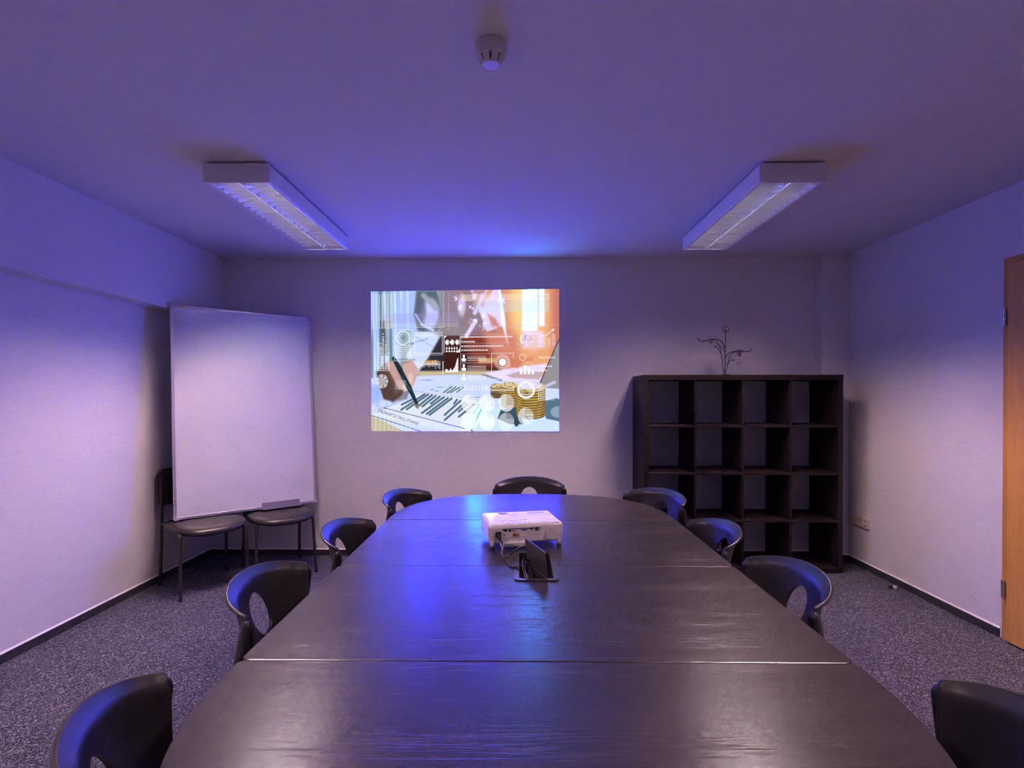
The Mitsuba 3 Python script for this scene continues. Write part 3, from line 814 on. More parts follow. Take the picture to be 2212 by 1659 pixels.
# ------------------------------------------------------------------ cable hatch
hk = thing('cable_hatch', 'sunken cable hatch with an upright flap in the table behind the projector', 'cable hatch')
ringp = rrect(HX0 - .004, HX1 + .004, HY0 - .004, HY1 + .004, .020).difference(rrect(HX0 + .012, HX1 - .012, HY0 + .012, HY1 - .012, .010))
part(hk, 'frame', extrude(ringp, .0045, TZ + .0002), 'hatch_frame', label='rounded black frame')
trayp = rrect(HX0 + .0105, HX1 - .0105, HY0 + .0105, HY1 - .0105, .011)
tray = cut(extrude(trayp, .085, TZ - .084), extrude(trayp.buffer(-.0025), .09, TZ - .080))
part(hk, 'tray', tray, 'black_plastic')
A, B = np.array([.042, 1.914, 0]), np.array([.1045, 1.744, 0])
d = (B - A) / np.linalg.norm(B - A)
L = np.linalg.norm(B - A)
flap = extrude(rrect(0, L, 0, .155, .008), .004)
M = frame_of(A + [0, 0, TZ - .066], d, np.array([-.10, 0, .995]), np.cross(d, np.array([-.10, 0, .995])))
fk = part(hk, 'flap', moved(flap, M), 'flap_grey', label='dark grey upright flap')
nrm = np.cross(d, [0, 0, 1])
strip = extrude(rrect(.012, L - .006, 0, .010, .003), .006)
part(fk, 'brush_strip', moved(strip, frame_of(A + [0, 0, TZ - .0105] + nrm * .006, d, np.array([0, 0, 1.]), nrm)), 'black_rubber', label='black brush strip along the flap')
sockm = cat(cbx(.030, .094, 1.742, 1.80, TZ - .079, TZ - .050, .004), moved(lathe([(0, 0), (.022, 0), (.022, .004), (.018, .004), (.017, .001), (0, .001)], 24), frame_of((.06, 1.771, TZ - .050), (1, 0, 0), (0, 1, 0), (0, 0, 1))))
part(hk, 'power_socket', sockm, 'socket_white', smooth=35, label='white power socket inside the hatch')
part(hk, 'power_socket', cat(cbx(.020, .064, 1.88, 1.95, TZ - .079, TZ - .055, .004)), 'projector_grey', smooth=35)
for (pts, r) in (([(.040, 1.80, TZ - .05), (.020, 1.79, TZ - .005), (.015, 1.83, TZ + .018), (.022, 1.885, TZ + .020), (.045, 1.93, TZ - .01), (.05, 1.95, TZ - .06)], .0035),
                 ([(.035, 1.735, TZ + .004), (.028, 1.752, TZ + .010), (.022, 1.80, TZ + .012), (.030, 1.86, TZ + .022), (.052, 1.90, TZ + .004), (.06, 1.92, TZ - .05)], .003),
                 ([(.030, 1.81, TZ - .07), (.045, 1.83, TZ - .03), (.060, 1.87, TZ - .025), (.075, 1.90, TZ - .06)], .003),
                 ([(.025, 1.90, TZ - .05), (.010, 1.945, TZ - .02), (.02, 1.985, TZ - .02), (.06, 2.0, TZ - .06)], .003)):
    part(hk, 'cable', tube(spline(pts, 36), r, 8), 'black_gloss', smooth=True, label='looped black cable')

# ------------------------------------------------------------------ projector
jk = thing('projector', 'glossy white desktop projector on the table facing the back wall', 'projector')
pa = math.atan2(.053, .266)
ex = np.array([math.cos(pa), math.sin(pa), 0])
ey = np.array([-math.sin(pa), math.cos(pa), 0])
PO = np.array([.030, 2.0925, TZ]) - ey * .010
PM = frame_of(PO, ex, ey, np.array([0, 0, 1.]))
W2, DP, ZB, ZT = .151, .236, .021, .101
r = .017


def sph(c, rr, n=2):
    s = trimesh.creation.icosphere(n, rr)
    return np.asarray(s.vertices) + c


pts = []
for sx in (-1, 1):
    for (y, zt) in ((r, ZT), (DP - r * 1.4, ZT - .002)):
        pts.append(sph(np.array([sx * (W2 - r), y, zt - r]), r, 3))
    for y in (r + .004, DP - r):
        pts.append(sph(np.array([sx * (W2 - .013), y, ZB + .012]), .011, 2))
    pts.append(sph(np.array([sx * (W2 - r) * .6, DP * .5, ZT - r + .0025]), r, 3))
body = hull(np.vstack(pts))
rec = hull(np.vstack([[(x, y, z) for x in (-.098, .056) for y in (-.01, .0075) for z in (.0665, .083)], ]))
rec2 = hull([(x, y, z) for x in (-.098, .010) for y in (-.01, .0075) for z in (.046, .070)])
inlet = hull([(x, y, z) for x in (-.123, -.100) for y in (-.01, .012) for z in (.046, .071)])
lens = moved(lathe([(0, 0), (.034, 0), (.034, .05), (0, .05)], 32), frame_of((-.045, DP + .01, .06), (1, 0, 0), (0, 0, 1), (0, -1, 0)))
notch = hull([(x, y, z) for x in (-.088, -.040) for y in (DP - .062, DP - .012) for z in (ZT - .006, ZT + .01)])
body = cut(body, rec, rec2, inlet, lens, notch)
part(jk, 'body', moved(body, PM), 'projector_white', smooth=32)


def jp(name, m, b, smooth=False, label=None, under=None):
    return part(under or jk, name, moved(m, PM), b, smooth=smooth, label=label)


def back(profile, x, z, y=.0075, n=20):
    """A lathed fitting that sticks out of the rear face."""
    return moved(lathe(profile, n), frame_of((x, y, z), (1, 0, 0), (0, 0, 1), (0, -1, 0)))


panel = jp('port_panel', cat(bx(-.0965, .0545, .0062, .0075, .067, .0825), bx(-.0965, .0085, .0062, .0075, .0475, .068)), 'port_grey', label='recessed grey connector panel')
jp('usb_port', cbx(-.091, -.076, .0045, .0065, .0705, .0785, .0005), 'dark_hole', label='dark USB port', under=panel)
jp('usb_port', cbx(-.0705, -.0605, .0045, .0065, .069, .0785, .0005), 'dark_hole', under=panel)
for (x, z, c) in ((-.0485, .0745, 'plug_white'), (-.0485, .0565, 'plug_red'), (-.0345, .0565, 'plug_yellow')):
    jp('audio_jack', back([(0, 0), (.0062, 0), (.0062, .004), (.0044, .004), (.0044, .001), (0, .001)], x, z, .0062), 'brass', 35, 'round ringed audio jack', under=panel)
    jp('jack_centre', back([(0, .001), (.0040, .001), (.0040, .0035), (.0018, .0035), (.0018, .0015), (0, .0015)], x, z, .0062), c, 35, under=panel)
vg = affinity.skew(rrect(-.013, .013, -.0045, .0045, .003), 0, 0)
jp('vga_port', cat(cbx(-.0225, .005, .0042, .0065, .0705, .0795, .0012)), 'aluminium', label='metal rim of the VGA port', under=panel)
jp('vga_port', cbx(-.017, -.0005, .0030, .0050, .072, .078, .0012), 'vga_blue', label='blue VGA port', under=panel)
jp('hdmi_port', cbx(.013, .029, .0045, .0065, .0755, .0800, .0006), 'dark_hole', label='dark HDMI port', under=panel)
jp('hdmi_port', cbx(.0195, .0245, .0045, .0065, .069, .0718, .0004), 'dark_hole', under=panel)
jp('video_port', back([(0, 0), (.0072, 0), (.0072, .0015), (0, .0015)], .0425, .0745, .0062), 'dark_hole', label='round black video socket', under=panel)
jp('service_port', back([(0, 0), (.0028, 0), (.0028, .001), (0, .001)], -.0885, .059, .0062), 'dark_hole', under=panel)
jp('inlet', bx(-.1215, -.1015, .0095, .0115, .0475, .0695), 'dark_hole', label='black power inlet')
plate_key = jp('label_plate', hull([(x, y, z) for x in (-.104, .014) for (y, z) in ((-.001, .0125), (.012, .0125), (-.0025, .026), (.012, .030))]), 'projector_white', label='lower lip carrying the rating label')
rating = [bx(-.090, -.054, -.0045, -.0012, .0212, .0222), bx(-.090, -.046, -.0042, -.001, .0186, .0194), bx(-.084, -.030, -.004, -.001, .0162, .0170)]
jp('rating_print', cat(*rating), 'print_grey', label='tiny printed rating lines', under=plate_key)
# speaker grille: a disc of real pin holes
holes = []
for i in range(-7, 8):
    for j in range(-7, 8):
        x, z = (i + .5 * (j % 2)) * .0029, j * .0027
        if x * x + z * z < .0203 ** 2:
            holes.append(Point(x, z).buffer(.00095, quad_segs=2))
from shapely.ops import unary_union
disc = Point(0, 0).buffer(.0222, quad_segs=12).difference(unary_union(holes))
grille = jp('speaker_grille', moved(extrude(disc, .0012), frame_of((.100, -.0004, .056), (1, 0, 0), (0, 0, 1), (0, -1, 0))), 'projector_white', label='round perforated speaker grille')
jp('speaker_cloth', moved(extrude(Point(0, 0).buffer(.0215, quad_segs=10), .0004), frame_of((.100, -.0002, .056), (1, 0, 0), (0, 0, 1), (0, -1, 0))), 'projector_grey', under=grille)
for sx in (-1, 1):
    jp('foot', moved(lathe([(0, 0), (.0095, 0), (.0105, .003), (.0085, .012), (0, .012)], 18), frame_of((sx * .1345, .012, 0), (1, 0, 0), (0, 1, 0), (0, 0, 1))), 'black_rubber', 35, 'black rubber foot')
    jp('foot_post', hull(np.vstack([sph(np.array([sx * .1345, .014, .0185]), .0085, 1), sph(np.array([sx * .132, .022, .036]), .014, 1)])), 'projector_white', 40)
jp('foot', moved(lathe([(0, 0), (.0105, 0), (.0105, .010), (.006, .010), (.006, .03), (0, .03)], 18), frame_of((0, DP - .03, 0), (1, 0, 0), (0, 1, 0), (0, 0, 1))), 'black_rubber', 35)
jp('focus_ring', moved(lathe([(.020, 0), (.028, 0), (.028, .016), (.020, .016)], 28), frame_of((-.064, DP - .036, ZT - .030), (1, 0, 0), (0, 1, 0), (0, 0, 1))), 'projector_grey', 35)
jp('zoom_slot', cat(bx(-.0875, -.0405, DP - .0615, DP - .0125, ZT - .006, ZT - .0035), cbx(-.078, -.050, DP - .045, DP - .028, ZT - .004, ZT + .0015, .001)), 'projector_grey', label='grey zoom and focus recess')
jp('zoom_slot', bx(-.080, -.044, DP - .0745, DP - .0725, ZT + .0008, ZT + .0018), 'projector_grey')
jp('lens', moved(lathe([(0, 0), (.033, 0), (.033, .002), (.026, .006), (.020, .012), (0, .012)], 28), frame_of((-.045, DP - .03, .06), (1, 0, 0), (0, 0, -1), (0, 1, 0))), 'black_gloss', 35)
logo = meshkit.text_mesh('EPSON', .0085, .0012)
cx = logo.bounds.mean(0)
logo.apply_translation((-cx[0], -cx[1], 0))
jp('logo', moved(logo, frame_of((.004, .118, ZT + .0009), (-1.25, 0, 0), (0, -1, .0), (0, 0, 1))), 'print_blue', label='blue maker logo standing upside down to the viewer')
marks = []
rng = np.random.default_rng(5)
for (x0, x1, y, s) in ((-.098, -.080, .050, .0012), (-.094, -.085, .034, .0009), (-.060, -.052, .040, .0022), (-.048, -.040, .040, .0016), (-.062, -.058, .058, .0018), (-.078, -.071, .050, .0018), (-.040, -.030, .052, .0014), (-.020, .012, .060, .0012), (-.018, -.012, .049, .0014), (.004, .010, .049, .0014),
                       (-.076, -.066, .0190, .0010), (-.060, -.048, .0190, .0010), (-.042, -.034, .0190, .0010), (-.030, -.020, .0190, .0010), (-.012, .002, .0190, .0012), (.012, .022, .0190, .0010)):
    marks.append(bx(x0, x1, y, y + s, ZT + .0003 if y > .03 else ZT - .0002, ZT + .0016 if y > .03 else ZT + .0012))
jp('control_marks', cat(*marks), 'print_grey', label='small printed control marks')
for (x, y) in ((-.050, .056), (-.036, .044), (-.012, .044), (.006, .055)):
    jp('button', moved(lathe([(0, 0), (.0048, 0), (.0044, .0022), (0, .0026)], 18), frame_of((x, y, ZT), (1, 0, 0), (0, 1, 0), (0, 0, 1))), 'projector_white', 30)
vent = [bx(.040 + .0035 * i, .0417 + .0035 * i, .150 + .0008 * i, .186, ZT - .0002, ZT + .0012) for i in range(22)]
jp('cover_grooves', cat(*vent), 'projector_grey', label='ribbed lamp cover')

# power lead from the projector into the hatch
wk = thing('power_cord', 'black power cord from the projector to the cable hatch', 'cord')
P0 = PO + ex * -.111 + ey * -.002 + np.array([0, 0, .058])
plug = hull(np.vstack([[PO + ex * (-.111 + sx) + ey * yy + [0, 0, .058 + sz] for sx in (-.0085, .0085) for sz in (-.0095, .0095) for yy in (.0088, -.008)],
                       [PO + ex * (-.109 + sx) + ey * -.024 + [0, 0, .046 + sz] for sx in (-.004, .004) for sz in (-.004, .004)]]))
part(wk, 'plug', plug, 'black_plastic', smooth=30, label='black angled plug')
S = PO + ex * -.109 + ey * -.023 + np.array([0, 0, .045])
part(wk, 'cord', tube(spline([S, S + [.010, -.018, -.014], [-.062, 1.985, TZ + .014], [-.046, 1.935, TZ + .0045], [-.036, 1.885, TZ + .0045], [-.016, 1.845, TZ + .006], [.004, 1.835, TZ + .012], [.020, 1.85, TZ - .02], [.03, 1.87, TZ - .05]], 60), .0036, 8), 'black_gloss', smooth=True)
wk = thing('signal_cable', 'short black cable arching over the table into the cable hatch', 'cord')
scene[wk] = ply(tube(spline([[-.048, 1.932, TZ + .011], [-.030, 1.948, TZ + .022], [-.004, 1.972, TZ + .034], [.024, 1.985, TZ + .038], [.048, 1.985, TZ + .020], [.058, 1.975, TZ - .03]], 40), .0042, 8), 'black_gloss', smooth=True)

# ------------------------------------------------------------------ shell chairs round the table
def shell_back():
    """A curved plastic back with a rolled rim, open oval near its foot; local: back ends at y = 0, bulging to -y."""
    nphi, nin = 56, 30
    th = .009
    rows = []
    lim = math.radians(84)
    for i in range(nphi + 1):
        ph = -lim + 2 * lim * i / nphi
        co, si = math.cos(ph), math.sin(ph)
        e = min(1.0, (lim - abs(ph)) / math.radians(5.5))
        corner = .024 * (1 - math.sqrt(max(0, 1 - (1 - e) ** 2)))
        zt = .755 + .045 * co ** 1.3 - corner
        zb = .40
        def pos(z, off):
            t = (z - zb) / (.80 - zb)
            hw, dp = .180 + .028 * t, .020 + .096 * (lambda q: q * q * (3 - 2 * q))(min(1, max(0, (t - .2) / .8)))
            x, y = hw * si / math.sin(lim), -dp * co + dp * math.cos(lim)
            nx, ny = si / hw, -co / dp
            nl = math.hypot(nx, ny)
            return np.array([x + off * nx / nl, y + off * ny / nl + .010 * (1 - t), z])
        flare = .020 * max(co, 0) ** .6 + .002
        loop = []
        for j in range(nin + 1):
            s = j / nin
            z = zb + (zt - .004 - zb) * s
            u = max(0, (s - .935) / .065)
            loop.append(pos(z, flare * u * u))
        for a in np.linspace(PI, 0, 6)[1:-1]:      # rounded rim
            loop.append(pos(zt - .004 + .0045 * math.sin(a), flare + th / 2 * 1.3 + th / 2 * 1.3 * math.cos(a)))
        for j in range(nin, -1, -1):
            s = j / nin
            z = zb + (zt - .006 - zb) * s
            u = max(0, (s - .94) / .06)
            loop.append(pos(z, th + (flare + th * .3) * u * u))
        rows.append(np.array(loop))
    k = len(rows[0])
    v = np.vstack(rows)
    f = []
    for i in range(nphi):
        for j in range(k):
            l = (j + 1) % k
            f += [[i * k + j, (i + 1) * k + j, (i + 1) * k + l], [i * k + j, (i + 1) * k + l, i * k + l]]
    c0, c1 = len(v), len(v) + 1
    v = np.vstack([v, rows[0].mean(0), rows[-1].mean(0)])
    for j in range(k):
        l = (j + 1) % k
        f += [[c0, j, l], [c1, nphi * k + l, nphi * k + j]]
    m = trimesh.Trimesh(v, f, process=True)
    m.fix_normals()
    a = np.linspace(0, 2 * PI, 48, endpoint=False)
    oval = Polygon(np.c_[.054 * np.cos(a), .676 + .061 * np.sin(a)])
    h = extrude(oval, .4)
    h.apply_transform(np.array([[1, 0, 0, 0], [0, 0, -1, .05], [0, 1, 0, 0], [0, 0, 0, 1]], float))
    h.fix_normals()
    return cut(m, h)


CB = shell_back()
seat_pts = []
sq = Polygon([(x, y) for x, y in ((-.19, -.06), (.19, -.06), (.225, .30), (.20, .36), (-.20, .36), (-.225, .30))]).buffer(-.03).buffer(.03, quad_segs=6)
CHAIR = {'backrest': ply(CB, 'black_plastic', smooth=38), 'seat': ply(slab(sq, .436, .452, .005), 'black_plastic', smooth=40)}
CHAIR_LEG = []
for s in (-1, 1):
    top = np.array([s * .2190, -.008, .742])
    bot = np.array([s * .256, -.112, 0])
    d = (bot - top) / np.linalg.norm(bot - top)
    path = [top + d * -.004, top + d * .003, top + d * .012, top + d * .05, top + d * .16, top + d * .30, top + d * .302, bot]
    rr = [.005, .0108, .0142, .0152, .0170, .0185, .0115, .0115]
    CHAIR_LEG.append(ply(tube(path, rr, 16), 'black_plastic', smooth=45))
for s in (-1, 1):
    CHAIR_LEG.append(ply(tube(bend([(s * .17, .02, .428), (s * .185, .30, .428), (s * .195, .325, 0)], .05), .0115, 12), 'black_metal', smooth=45))


def shell_chair(x, y, face, label):
    """face: direction the sitter looks, degrees from +x."""
    k = thing('shell_chair', label, 'chair', 'black shell chairs around the conference table')
    m = T().translate([x, y, 0]).rotate([0, 0, 1], face - 90)
    part(k, 'backrest', CHAIR['backrest'], None, at=m)
    part(k, 'seat', CHAIR['seat'], None, at=m)
    for d in CHAIR_LEG:
        part(k, 'leg', d, None, at=m)


shell_chair(-0.620, 0.905, 29, 'black plastic shell chair at the near left corner of the table, nearest the viewer')
shell_chair(-0.709, 1.593, 2, 'black plastic shell chair left of the table, in front of the visitor chairs')
shell_chair(-0.666, 2.207, -2, 'black plastic shell chair left of the table, level with the projector')
shell_chair(-0.584, 2.925, -18, 'black plastic shell chair at the far left curve of the table, below the picture')
shell_chair(0.070, 3.345, -90, 'black plastic shell chair at the head of the table, seen from the front')
shell_chair(0.735, 2.957, 211, 'black plastic shell chair at the far right curve of the table, before the shelf unit')
shell_chair(0.774, 2.228, 179, 'black plastic shell chair right of the table, level with the projector')
shell_chair(0.796, 1.668, 180, 'black plastic shell chair right of the table, overlapping the foot of the shelf unit')
shell_chair(0.789, 0.875, 165, 'black plastic shell chair at the near right corner of the table, half out of view')

# ------------------------------------------------------------------ upholstered visitor chairs under the whiteboard
def visitor_chair(fl, rl, fr, rr, label, dz):
    k = thing('visitor_chair', label, 'chair', 'black upholstered visitor chairs under the whiteboard')
    fl, rl, fr, rr = (np.array([*q, 0.0]) for q in (fl, rl, fr, rr))
    fwd = (fl + fr - rl - rr) / 2
    fwd /= np.linalg.norm(fwd)
    side = np.array([fwd[1], -fwd[0], 0.0]) * -1
    c = (fl + fr + rl + rr) / 4
    w = np.linalg.norm(fr - fl) / 2
    loc = lambda a, b, z: c + side * a + fwd * b + np.array([0, 0, z])
    sgn = 1 if (fl - c) @ side > 0 else -1
    # seat cushion: domed, bowed front edge
    a = np.linspace(0, 2 * PI, 64, endpoint=False)
    ox = np.sign(np.cos(a)) * np.abs(np.cos(a)) ** .55 * .232
    oy = np.sign(np.sin(a)) * np.abs(np.sin(a)) ** .62 * .215 + .02
    oy = np.where(oy > .02, oy + .035 * (1 - (ox / .232) ** 2), oy)
    v, f = [], []
    n = len(a)
    for (s, z) in ((.0, .410), (.84, .411), (.95, .417), (.995, .428), (1.0, .440), (.975, .452), (.92, .461), (.80, .468), (.5, .473), (.0, .475)):
        for q in range(n):
            drop = -.014 * max(0, (oy[q] * s - .12) / .13) ** 2 + .004 * abs(ox[q] * s / .23) ** 2
            v.append(loc(ox[q] * s, oy[q] * s + .01 * (1 - s), z + drop + dz))
    L = len(v) // n
    for i in range(L - 1):
        for q in range(n):
            r_ = (q + 1) % n
            f += [[i * n + q, i * n + r_, (i + 1) * n + r_], [i * n + q, (i + 1) * n + r_, (i + 1) * n + q]]
    m = trimesh.Trimesh(np.array(v), f, process=True)
    m.update_faces(m.nondegenerate_faces())
    m.fix_normals()
    if m.volume < 0: m.invert()
    part(k, 'seat', m, 'black_vinyl', smooth=True, label='black padded seat')
    for s, pf, pr in ((sgn, fl, rl), (-sgn, fr, rr)):
        kf = loc(s * (w - .012), .185, .425)
        kr = loc(s * (w - .004), -.19, .440)
        part(k, 'leg', tube(bend([kr, kf, pf + [0, 0, 0.0]], .045, 8), .0110, 12), 'black_metal', smooth=45)
        part(k, 'leg', tube([pr, kr, loc(s * (w - .010), -.235, .765)], .0110, 12), 'black_metal', smooth=45)
    # back panel, slightly wrapped
    rows = []
    for i in range(25):
        u = -1 + 2 * i / 24
        x = u * (w + .012)
        y = -.262 + .030 * u * u
        loop = []
        for (dz, off) in ((.555, .0), (.60, -.003), (.68, -.002), (.76, -.006), (.792, -.010), (.800, -.016), (.792, -.022), (.72, -.018), (.60, -.018), (.555, -.016)):
            e = max(0, abs(u) - .9) / .1
            zz = dz + (-.012 * e * e if dz > .7 else .012 * e * e)
            loop.append(loc(x, y + off + (dz - .555) * -.10 + .020, zz + .018 * (1 - u * u) * (1 if dz > .7 else 0)))
        rows.append(loop)
    K = len(rows[0])
    v = np.array(rows).reshape(-1, 3)
    f = []
    for i in range(24):
        for j in range(K):
            l = (j + 1) % K
            f += [[i * K + j, (i + 1) * K + j, (i + 1) * K + l], [i * K + j, (i + 1) * K + l, i * K + l]]
    v = np.vstack([v, v[:K].mean(0), v[-K - 0:].mean(0)])
    c0 = len(v) - 2
    for j in range(K):
        l = (j + 1) % K
        f += [[c0, j, l], [c0 + 1, 24 * K + l, 24 * K + j]]
    m = trimesh.Trimesh(v, f, process=True)
    m.fix_normals()
    part(k, 'backrest', m, 'black_vinyl', smooth=40)


visitor_chair((-2.178, 3.386), (-2.512, 3.680), (-1.905, 3.718), (-2.225, 4.000), 'left black upholstered visitor chair, under the low corner of the whiteboard', -.002)
visitor_chair((-1.856, 3.722), (-2.136, 4.075), (-1.524, 3.970), (-1.791, 4.310), 'right black upholstered visitor chair, under the pen tray of the whiteboard', -.010)

# ------------------------------------------------------------------ whiteboard
wk = thing('whiteboard', 'tall white magnetic board leaning on the two visitor chairs in the corner', 'whiteboard')
WA, WLN, WR = 0.744, 0.10, -0.004
e0 = np.array([math.cos(WA), math.sin(WA), 0])
n0 = np.array([math.sin(WA), -math.cos(WA), 0])
u0 = np.array([0, 0, 1]) * math.cos(WLN) - n0 * math.sin(WLN)
e1, u1 = e0 * math.cos(WR) + u0 * math.sin(WR), -e0 * math.sin(WR) + u0 * math.cos(WR)
WM = frame_of(np.array([-2.338, 3.565, .478]), e1, u1, np.cross(e1, u1))
BW, BHt = .980, 1.499


def wp(name, m, b, smooth=False, label=None):
    part(wk, name, moved(m, WM), b, smooth=smooth, label=label)


wp('panel', cbx(.014, BW - .014, .014, BHt - .014, -.016, -.004, .001), 'board_white', label='glossy white writing surface')
for (a, b, c_, d_) in ((.03, BW - .03, 0, .020), (.03, BW - .03, BHt - .020, BHt), (0, .020, .03, BHt - .03), (BW - .020, BW, .03, BHt - .03)):
    wp('frame_rail', cbx(a, b, c_, d_, -.019, .001, .003), 'aluminium', 30, 'silver aluminium frame rail')
for (a, b) in ((0, 0), (1, 0), (1, 1), (0, 1)):
    x0, y0 = a * (BW - .034), b * (BHt - .034)
    pg = rrect(x0 - .001, x0 + .035, y0 - .001, y0 + .035, .010)
    ix, iy = (x0 + .018 if a == 0 else x0 - .002), (y0 + .018 if b == 0 else y0 - .002)
    pg = pg.difference(sbox(ix, iy, ix + .018, iy + .018))
    wp('corner_cap', extrude(pg, .024, -.021), 'grey_plastic', False, 'grey plastic frame corner')
tr = [cbx(.565, .845, -.004, .002, 0, .045, .0008), cbx(.565, .845, .000, .045, .001, .0035, .0008), cbx(.565, .845, -.004, .006, .040, .048, .0008)]
wp('pen_tray', cat(*tr), 'tray_grey', label='dull purple-grey pen tray clipped to the lower rail')
a = np.linspace(0, 2 * PI, 60, endpoint=False)
pill = rrect(.030, .080, BHt - .165, BHt - .040, .0245)
wp('pen_clip', cat(extrude(pill.difference(pill.buffer(-.006)), .004, -.0035), extrude(rrect(.046, .064, BHt - .150, BHt - .055, .008), .003, -.0035)), 'board_white', label='white pill-shaped clip at the upper corner')
wp('sticker', bx(.052, .084, BHt - .017, BHt - .004, .001, .0018), 'sticker_yellow', label='small yellow sticker')
for (txt, y) in (('Plan', .200), ('ga', .118)):
    m = meshkit.text_mesh(txt, .012, .0006)
    wp('lettering', moved(m, frame_of((.005, y, .0008), (0, -1.5, 0), (1, 0, 0), (0, 0, 1))), 'print_grey', label='small vertical maker lettering on the left rail')
wp('sticker', moved(extrude(Point(0, 0).buffer(.0055, quad_segs=5), .0006), frame_of((.010, .130, .0008), (1, 0, 0), (0, 1, 0), (0, 0, 1))), 'sticker_red', label='red dot in the lettering')

# ------------------------------------------------------------------ candle holder on the shelf unit
ck = thing('candle_holder', 'black wrought iron candle stand with two glass cups on top of the shelf unit', 'candle holder')
CO = np.array([1.612, 4.165, SH])


def cp(px, py, dy=0.0):
    return CO + np.array([(px - 1095) / 3507, dy, (1513 - py) / 3507])


def wire(pts, r, name='arm', n=40, label=None):
    part(ck, name, tube(spline([cp(*q) for q in pts], n), r, 8), 'wrought_iron', smooth=True, label=label)


part(ck, 'base', tube([cp(1040, 1497, -.055), cp(1095, 1497, 0), cp(1150, 1497, -.055)], .004, 8), 'wrought_iron', smooth=40)
part(ck, 'base', tube([cp(1095, 1497, .06), cp(1095, 1497, 0)], .004, 8), 'wrought_iron', smooth=40)
wire([(1092, 1510), (1096, 1200), (1102, 800), (1109, 330)], .0036, 'stem')
a = np.linspace(0, 2 * PI, 36, endpoint=False)
part(ck, 'ring', tube([cp(1108 + 84 * math.cos(t), 246 - 84 * math.sin(t)) for t in a], .0026, 8, closed=True), 'wrought_iron', smooth=True, label='small ring at the top of the stem')
part(ck, 'ball', moved(trimesh.creation.icosphere(2, .0075), frame_of(cp(1108, 277), (1, 0, 0), (0, 1, 0), (0, 0, 1))), 'wrought_iron', smooth=True)
wire([(1097, 900), (1085, 760), (1050, 660), (985, 575), (905, 533), (800, 524), (700, 538), (560, 560), (430, 566), (380, 535), (345, 490)], .0036, 'arm', 60, 'curved upper arm')
wire([(1106, 1060), (1130, 985), (1180, 920), (1260, 872), (1370, 850), (1500, 846), (1640, 858), (1730, 852), (1790, 825), (1835, 788)], .0036, 'arm', 60, 'curved lower arm')
wire([(1068, 1500), (1040, 1280), (1005, 1040), (985, 900), (962, 760), (920, 668), (825, 590)], .0028)
wire([(1074, 860), (1050, 800), (1005, 738), (945, 715)], .0024)
wire([(985, 920), (950, 850), (915, 795), (868, 748), (800, 735)], .0022)
wire([(1110, 1500), (1145, 1330), (1172, 1220), (1200, 1060), (1262, 945), (1330, 890), (1392, 855)], .0028)
wire([(1163, 1260), (1190, 1190), (1225, 1130), (1275, 1098), (1355, 1102)], .0022)
wire([(1118, 1250), (1150, 1170), (1190, 1120), (1240, 1098)], .0016)
for q in ((848, 714), (1310, 1076)):
    part(ck, 'bud', moved(trimesh.creation.icosphere(2, .0085), frame_of(cp(*q), (1, 0, 0), (0, 1, 0), (0, 0, 1))), 'brass', smooth=True, label='small brass ball bud')
for (px, py, dy) in ((697, 540, -.006), (1478, 862, -.006)):
    # loop that carries the cup
    part(ck, 'cup_loop', tube([cp(px, py, dy) + np.array([.019 * math.cos(t), .019 * math.sin(t), 0]) for t in a], .0020, 6, closed=True), 'wrought_iron', smooth=True)
    prof = [(0, -.124), (.008, -.1225), (.0155, -.117), (.0182, -.107), (.0165, -.097), (.010, -.088), (.0062, -.078), (.0055, -.066), (.0060, -.052), (.0085, -.047), (.0125, -.040), (.0160, -.028), (.0170, -.014), (.0180, -.004), (.023, .006), (.030, .016), (.0285, .0165), (.021, .008), (.0160, -.002), (.0150, -.014), (.0140, -.026), (.0100, -.036), (0, -.038)]
    part(ck, 'glass_cup', moved(lathe(prof, 28), frame_of(cp(px, py, dy), (1, 0, 0), (0, 1, 0), (0, 0, 1))), 'clear_glass', smooth=40, label='clear glass cup with a hanging drop')
    single('candle', moved(lathe([(0, -.024), (.0125, -.024), (.0132, -.008), (.0115, -.007), (0, -.0075)], 20), frame_of(cp(px, py, dy), (1, 0, 0), (0, 1, 0), (0, 0, 1))), 'candle_wax',
           'pinkish candle in the %s glass cup of the candle stand' % ('upper left' if px < 1000 else 'lower right'), 'candle', smooth=35, group='candles in the glass cups')

# ------------------------------------------------------------------ smoke detector
dk = thing('smoke_detector', 'small round off-white smoke detector on the ceiling', 'smoke detector')
DM = frame_of((-.088, 1.712, ZC), (1, 0, 0), (0, 1, 0), (0, 0, -1))


def dp_(name, m, b, smooth=False, label=None):
    m = moved(m, DM)
    m.fix_normals()
    part(dk, name, m, b, smooth=smooth, label=label)


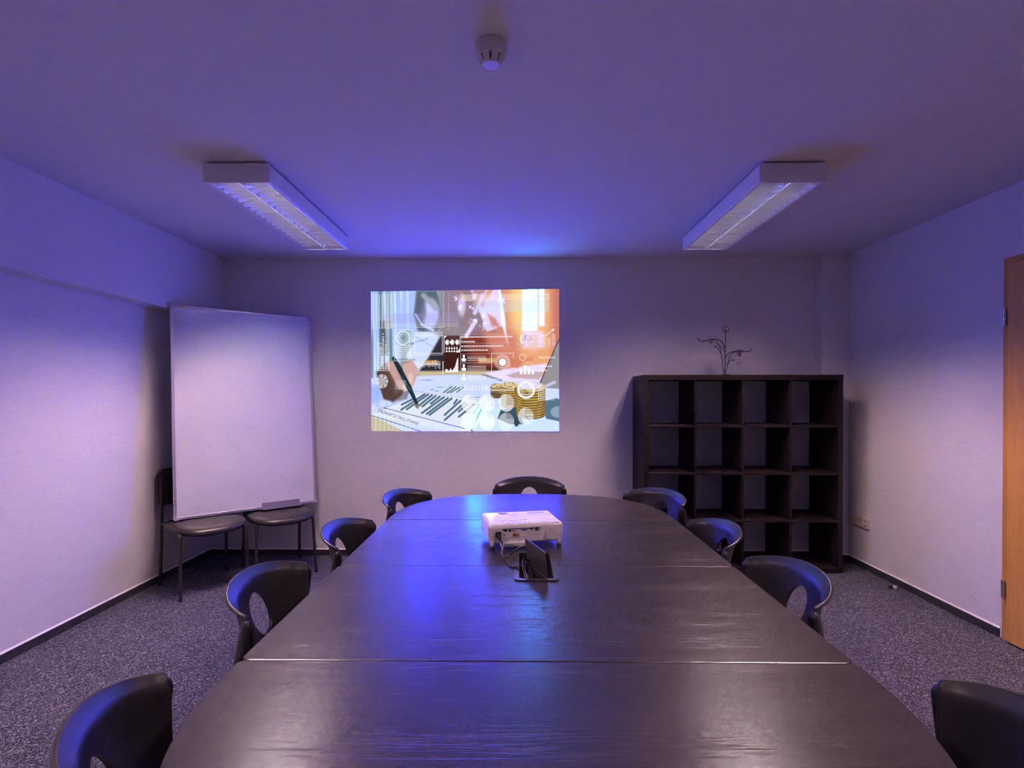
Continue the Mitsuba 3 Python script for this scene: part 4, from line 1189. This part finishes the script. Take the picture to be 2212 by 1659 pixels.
dp_('base', lathe([(0, 0), (.049, 0), (.0505, .002), (.0505, .006), (.049, .0065), (.049, .009), (.0505, .0095), (.0505, .024), (.049, .026), (0, .026)], 48), 'detector_white', 30)
dp_('cover', lathe([(.030, .026), (.0490, .026), (.0485, .036), (.046, .041), (.041, .044), (.030, .044)], 48), 'detector_white', 30)
dp_('chamber', lathe([(0, .040), (.0270, .040), (.0250, .064), (0, .064)], 32), 'dark_hole')
for i in range(8):
    t = (i + .5) * PI / 4
    m = hull([(x, y, z) for (x, y, z) in ((.043, -.010, .043), (.043, .010, .043), (.030, -.0085, .0645), (.030, .0085, .0645), (.027, -.009, .043), (.027, .009, .043), (.024, -.008, .0645), (.024, .008, .0645))])
    dp_('fin', moved(m, trimesh.transformations.rotation_matrix(t, (0, 0, 1))), 'detector_white')
dp_('cap', lathe([(0, .0635), (.0310, .0635), (.0322, .0655), (.0315, .0685), (.0285, .0705), (.0275, .0690), (0, .0690)], 48), 'detector_white', 30, 'round end cap')
dp_('indicator', bx(.047, .0512, -.004, .004, .012, .018), 'dark_hole', label='dark indicator window')

# ------------------------------------------------------------------ wall socket plate and door stop
sk2 = thing('socket_plate', 'cream triple socket plate low on the right wall beside the corner', 'socket')
SM = frame_of((XR, 4.150, .350), (0, -1, 0), (0, 0, 1), (-1, 0, 0))


def sp_(name, m, b, smooth=False, label=None, under=None):
    return part(under or sk2, name, moved(m, SM), b, smooth=smooth, label=label)


hw, hh = .1135, .0405
plate = slab(rrect(-hw, hw, -hh, hh, .006), 0, .010, .003)
plate = cut(plate, *[extrude(rrect(cx - .0275, cx + .0275, -.0275, .0275, .003), .02, .006) for cx in (-.071, 0, .071)])
sp_('plate', plate, 'socket_cream')
for cx in (-.071, 0):
    ins = cut(slab(rrect(cx - .0270, cx + .0270, -.0270, .0270, .003), .003, .0115, .0015), moved(lathe([(0, 0), (.0195, 0), (.0205, .02), (0, .02)], 28), frame_of((cx, 0, .0045), (1, 0, 0), (0, 1, 0), (0, 0, 1))))
    so = sp_('socket', ins, 'socket_cream', 30, 'round recessed mains socket')
    for s in (-1, 1):
        sp_('pin_hole', moved(lathe([(0, 0), (.003, 0), (.003, .0006), (0, .0006)], 12), frame_of((cx + s * .0095, 0, .0046), (1, 0, 0), (0, 1, 0), (0, 0, 1))), 'dark_hole', under=so)
so = sp_('data_socket', cut(slab(rrect(.071 - .0270, .071 + .0270, -.0270, .0270, .003), .003, .012, .0015), extrude(sbox(.071 - .020, -.019, .071 + .020, .020), .02, .007)), 'socket_cream')
sp_('data_flap', hull([(x, y, z) for x in (.071 - .019, .071 + .019) for (y, z) in ((-.012, .006), (.014, .006), (-.012, .017), (.014, .012))]), 'socket_white', label='white slanted data outlet', under=so)
for (a, b) in ((.0145, .0195), (-.0185, -.0125)):
    sp_('data_hole', bx(.071 - .019, .071 + .019, a, b, .0062, .0075), 'dark_hole', under=so)

gk = thing('door_stop', 'small domed steel door stop on the carpet near the right wall', 'door stop')
GM = frame_of((2.585, 3.668, 0), (1, 0, 0), (0, 1, 0), (0, 0, 1))
part(gk, 'body', moved(lathe([(0, 0), (.021, 0), (.023, .003), (.022, .013), (.017, .022), (.009, .026), (0, .027)], 28), GM), 'chrome', smooth=40)
part(gk, 'bumper', moved(hull([(x, y, z) for x in (-.037, -.016) for y in (-.010, .010) for z in (.006, .019)]), GM), 'black_rubber', label='black rubber bumper')

# scuffs on the right wall above the skirting
part('wall_right', 'scuff_mark', cat(tube([(XR - .0004, 3.145, .155), (XR - .0004, 3.128, .150)], .0016, 5), tube([(XR - .0004, 3.118, .143), (XR - .0004, 3.112, .135)], .0016, 5)), 'print_grey')
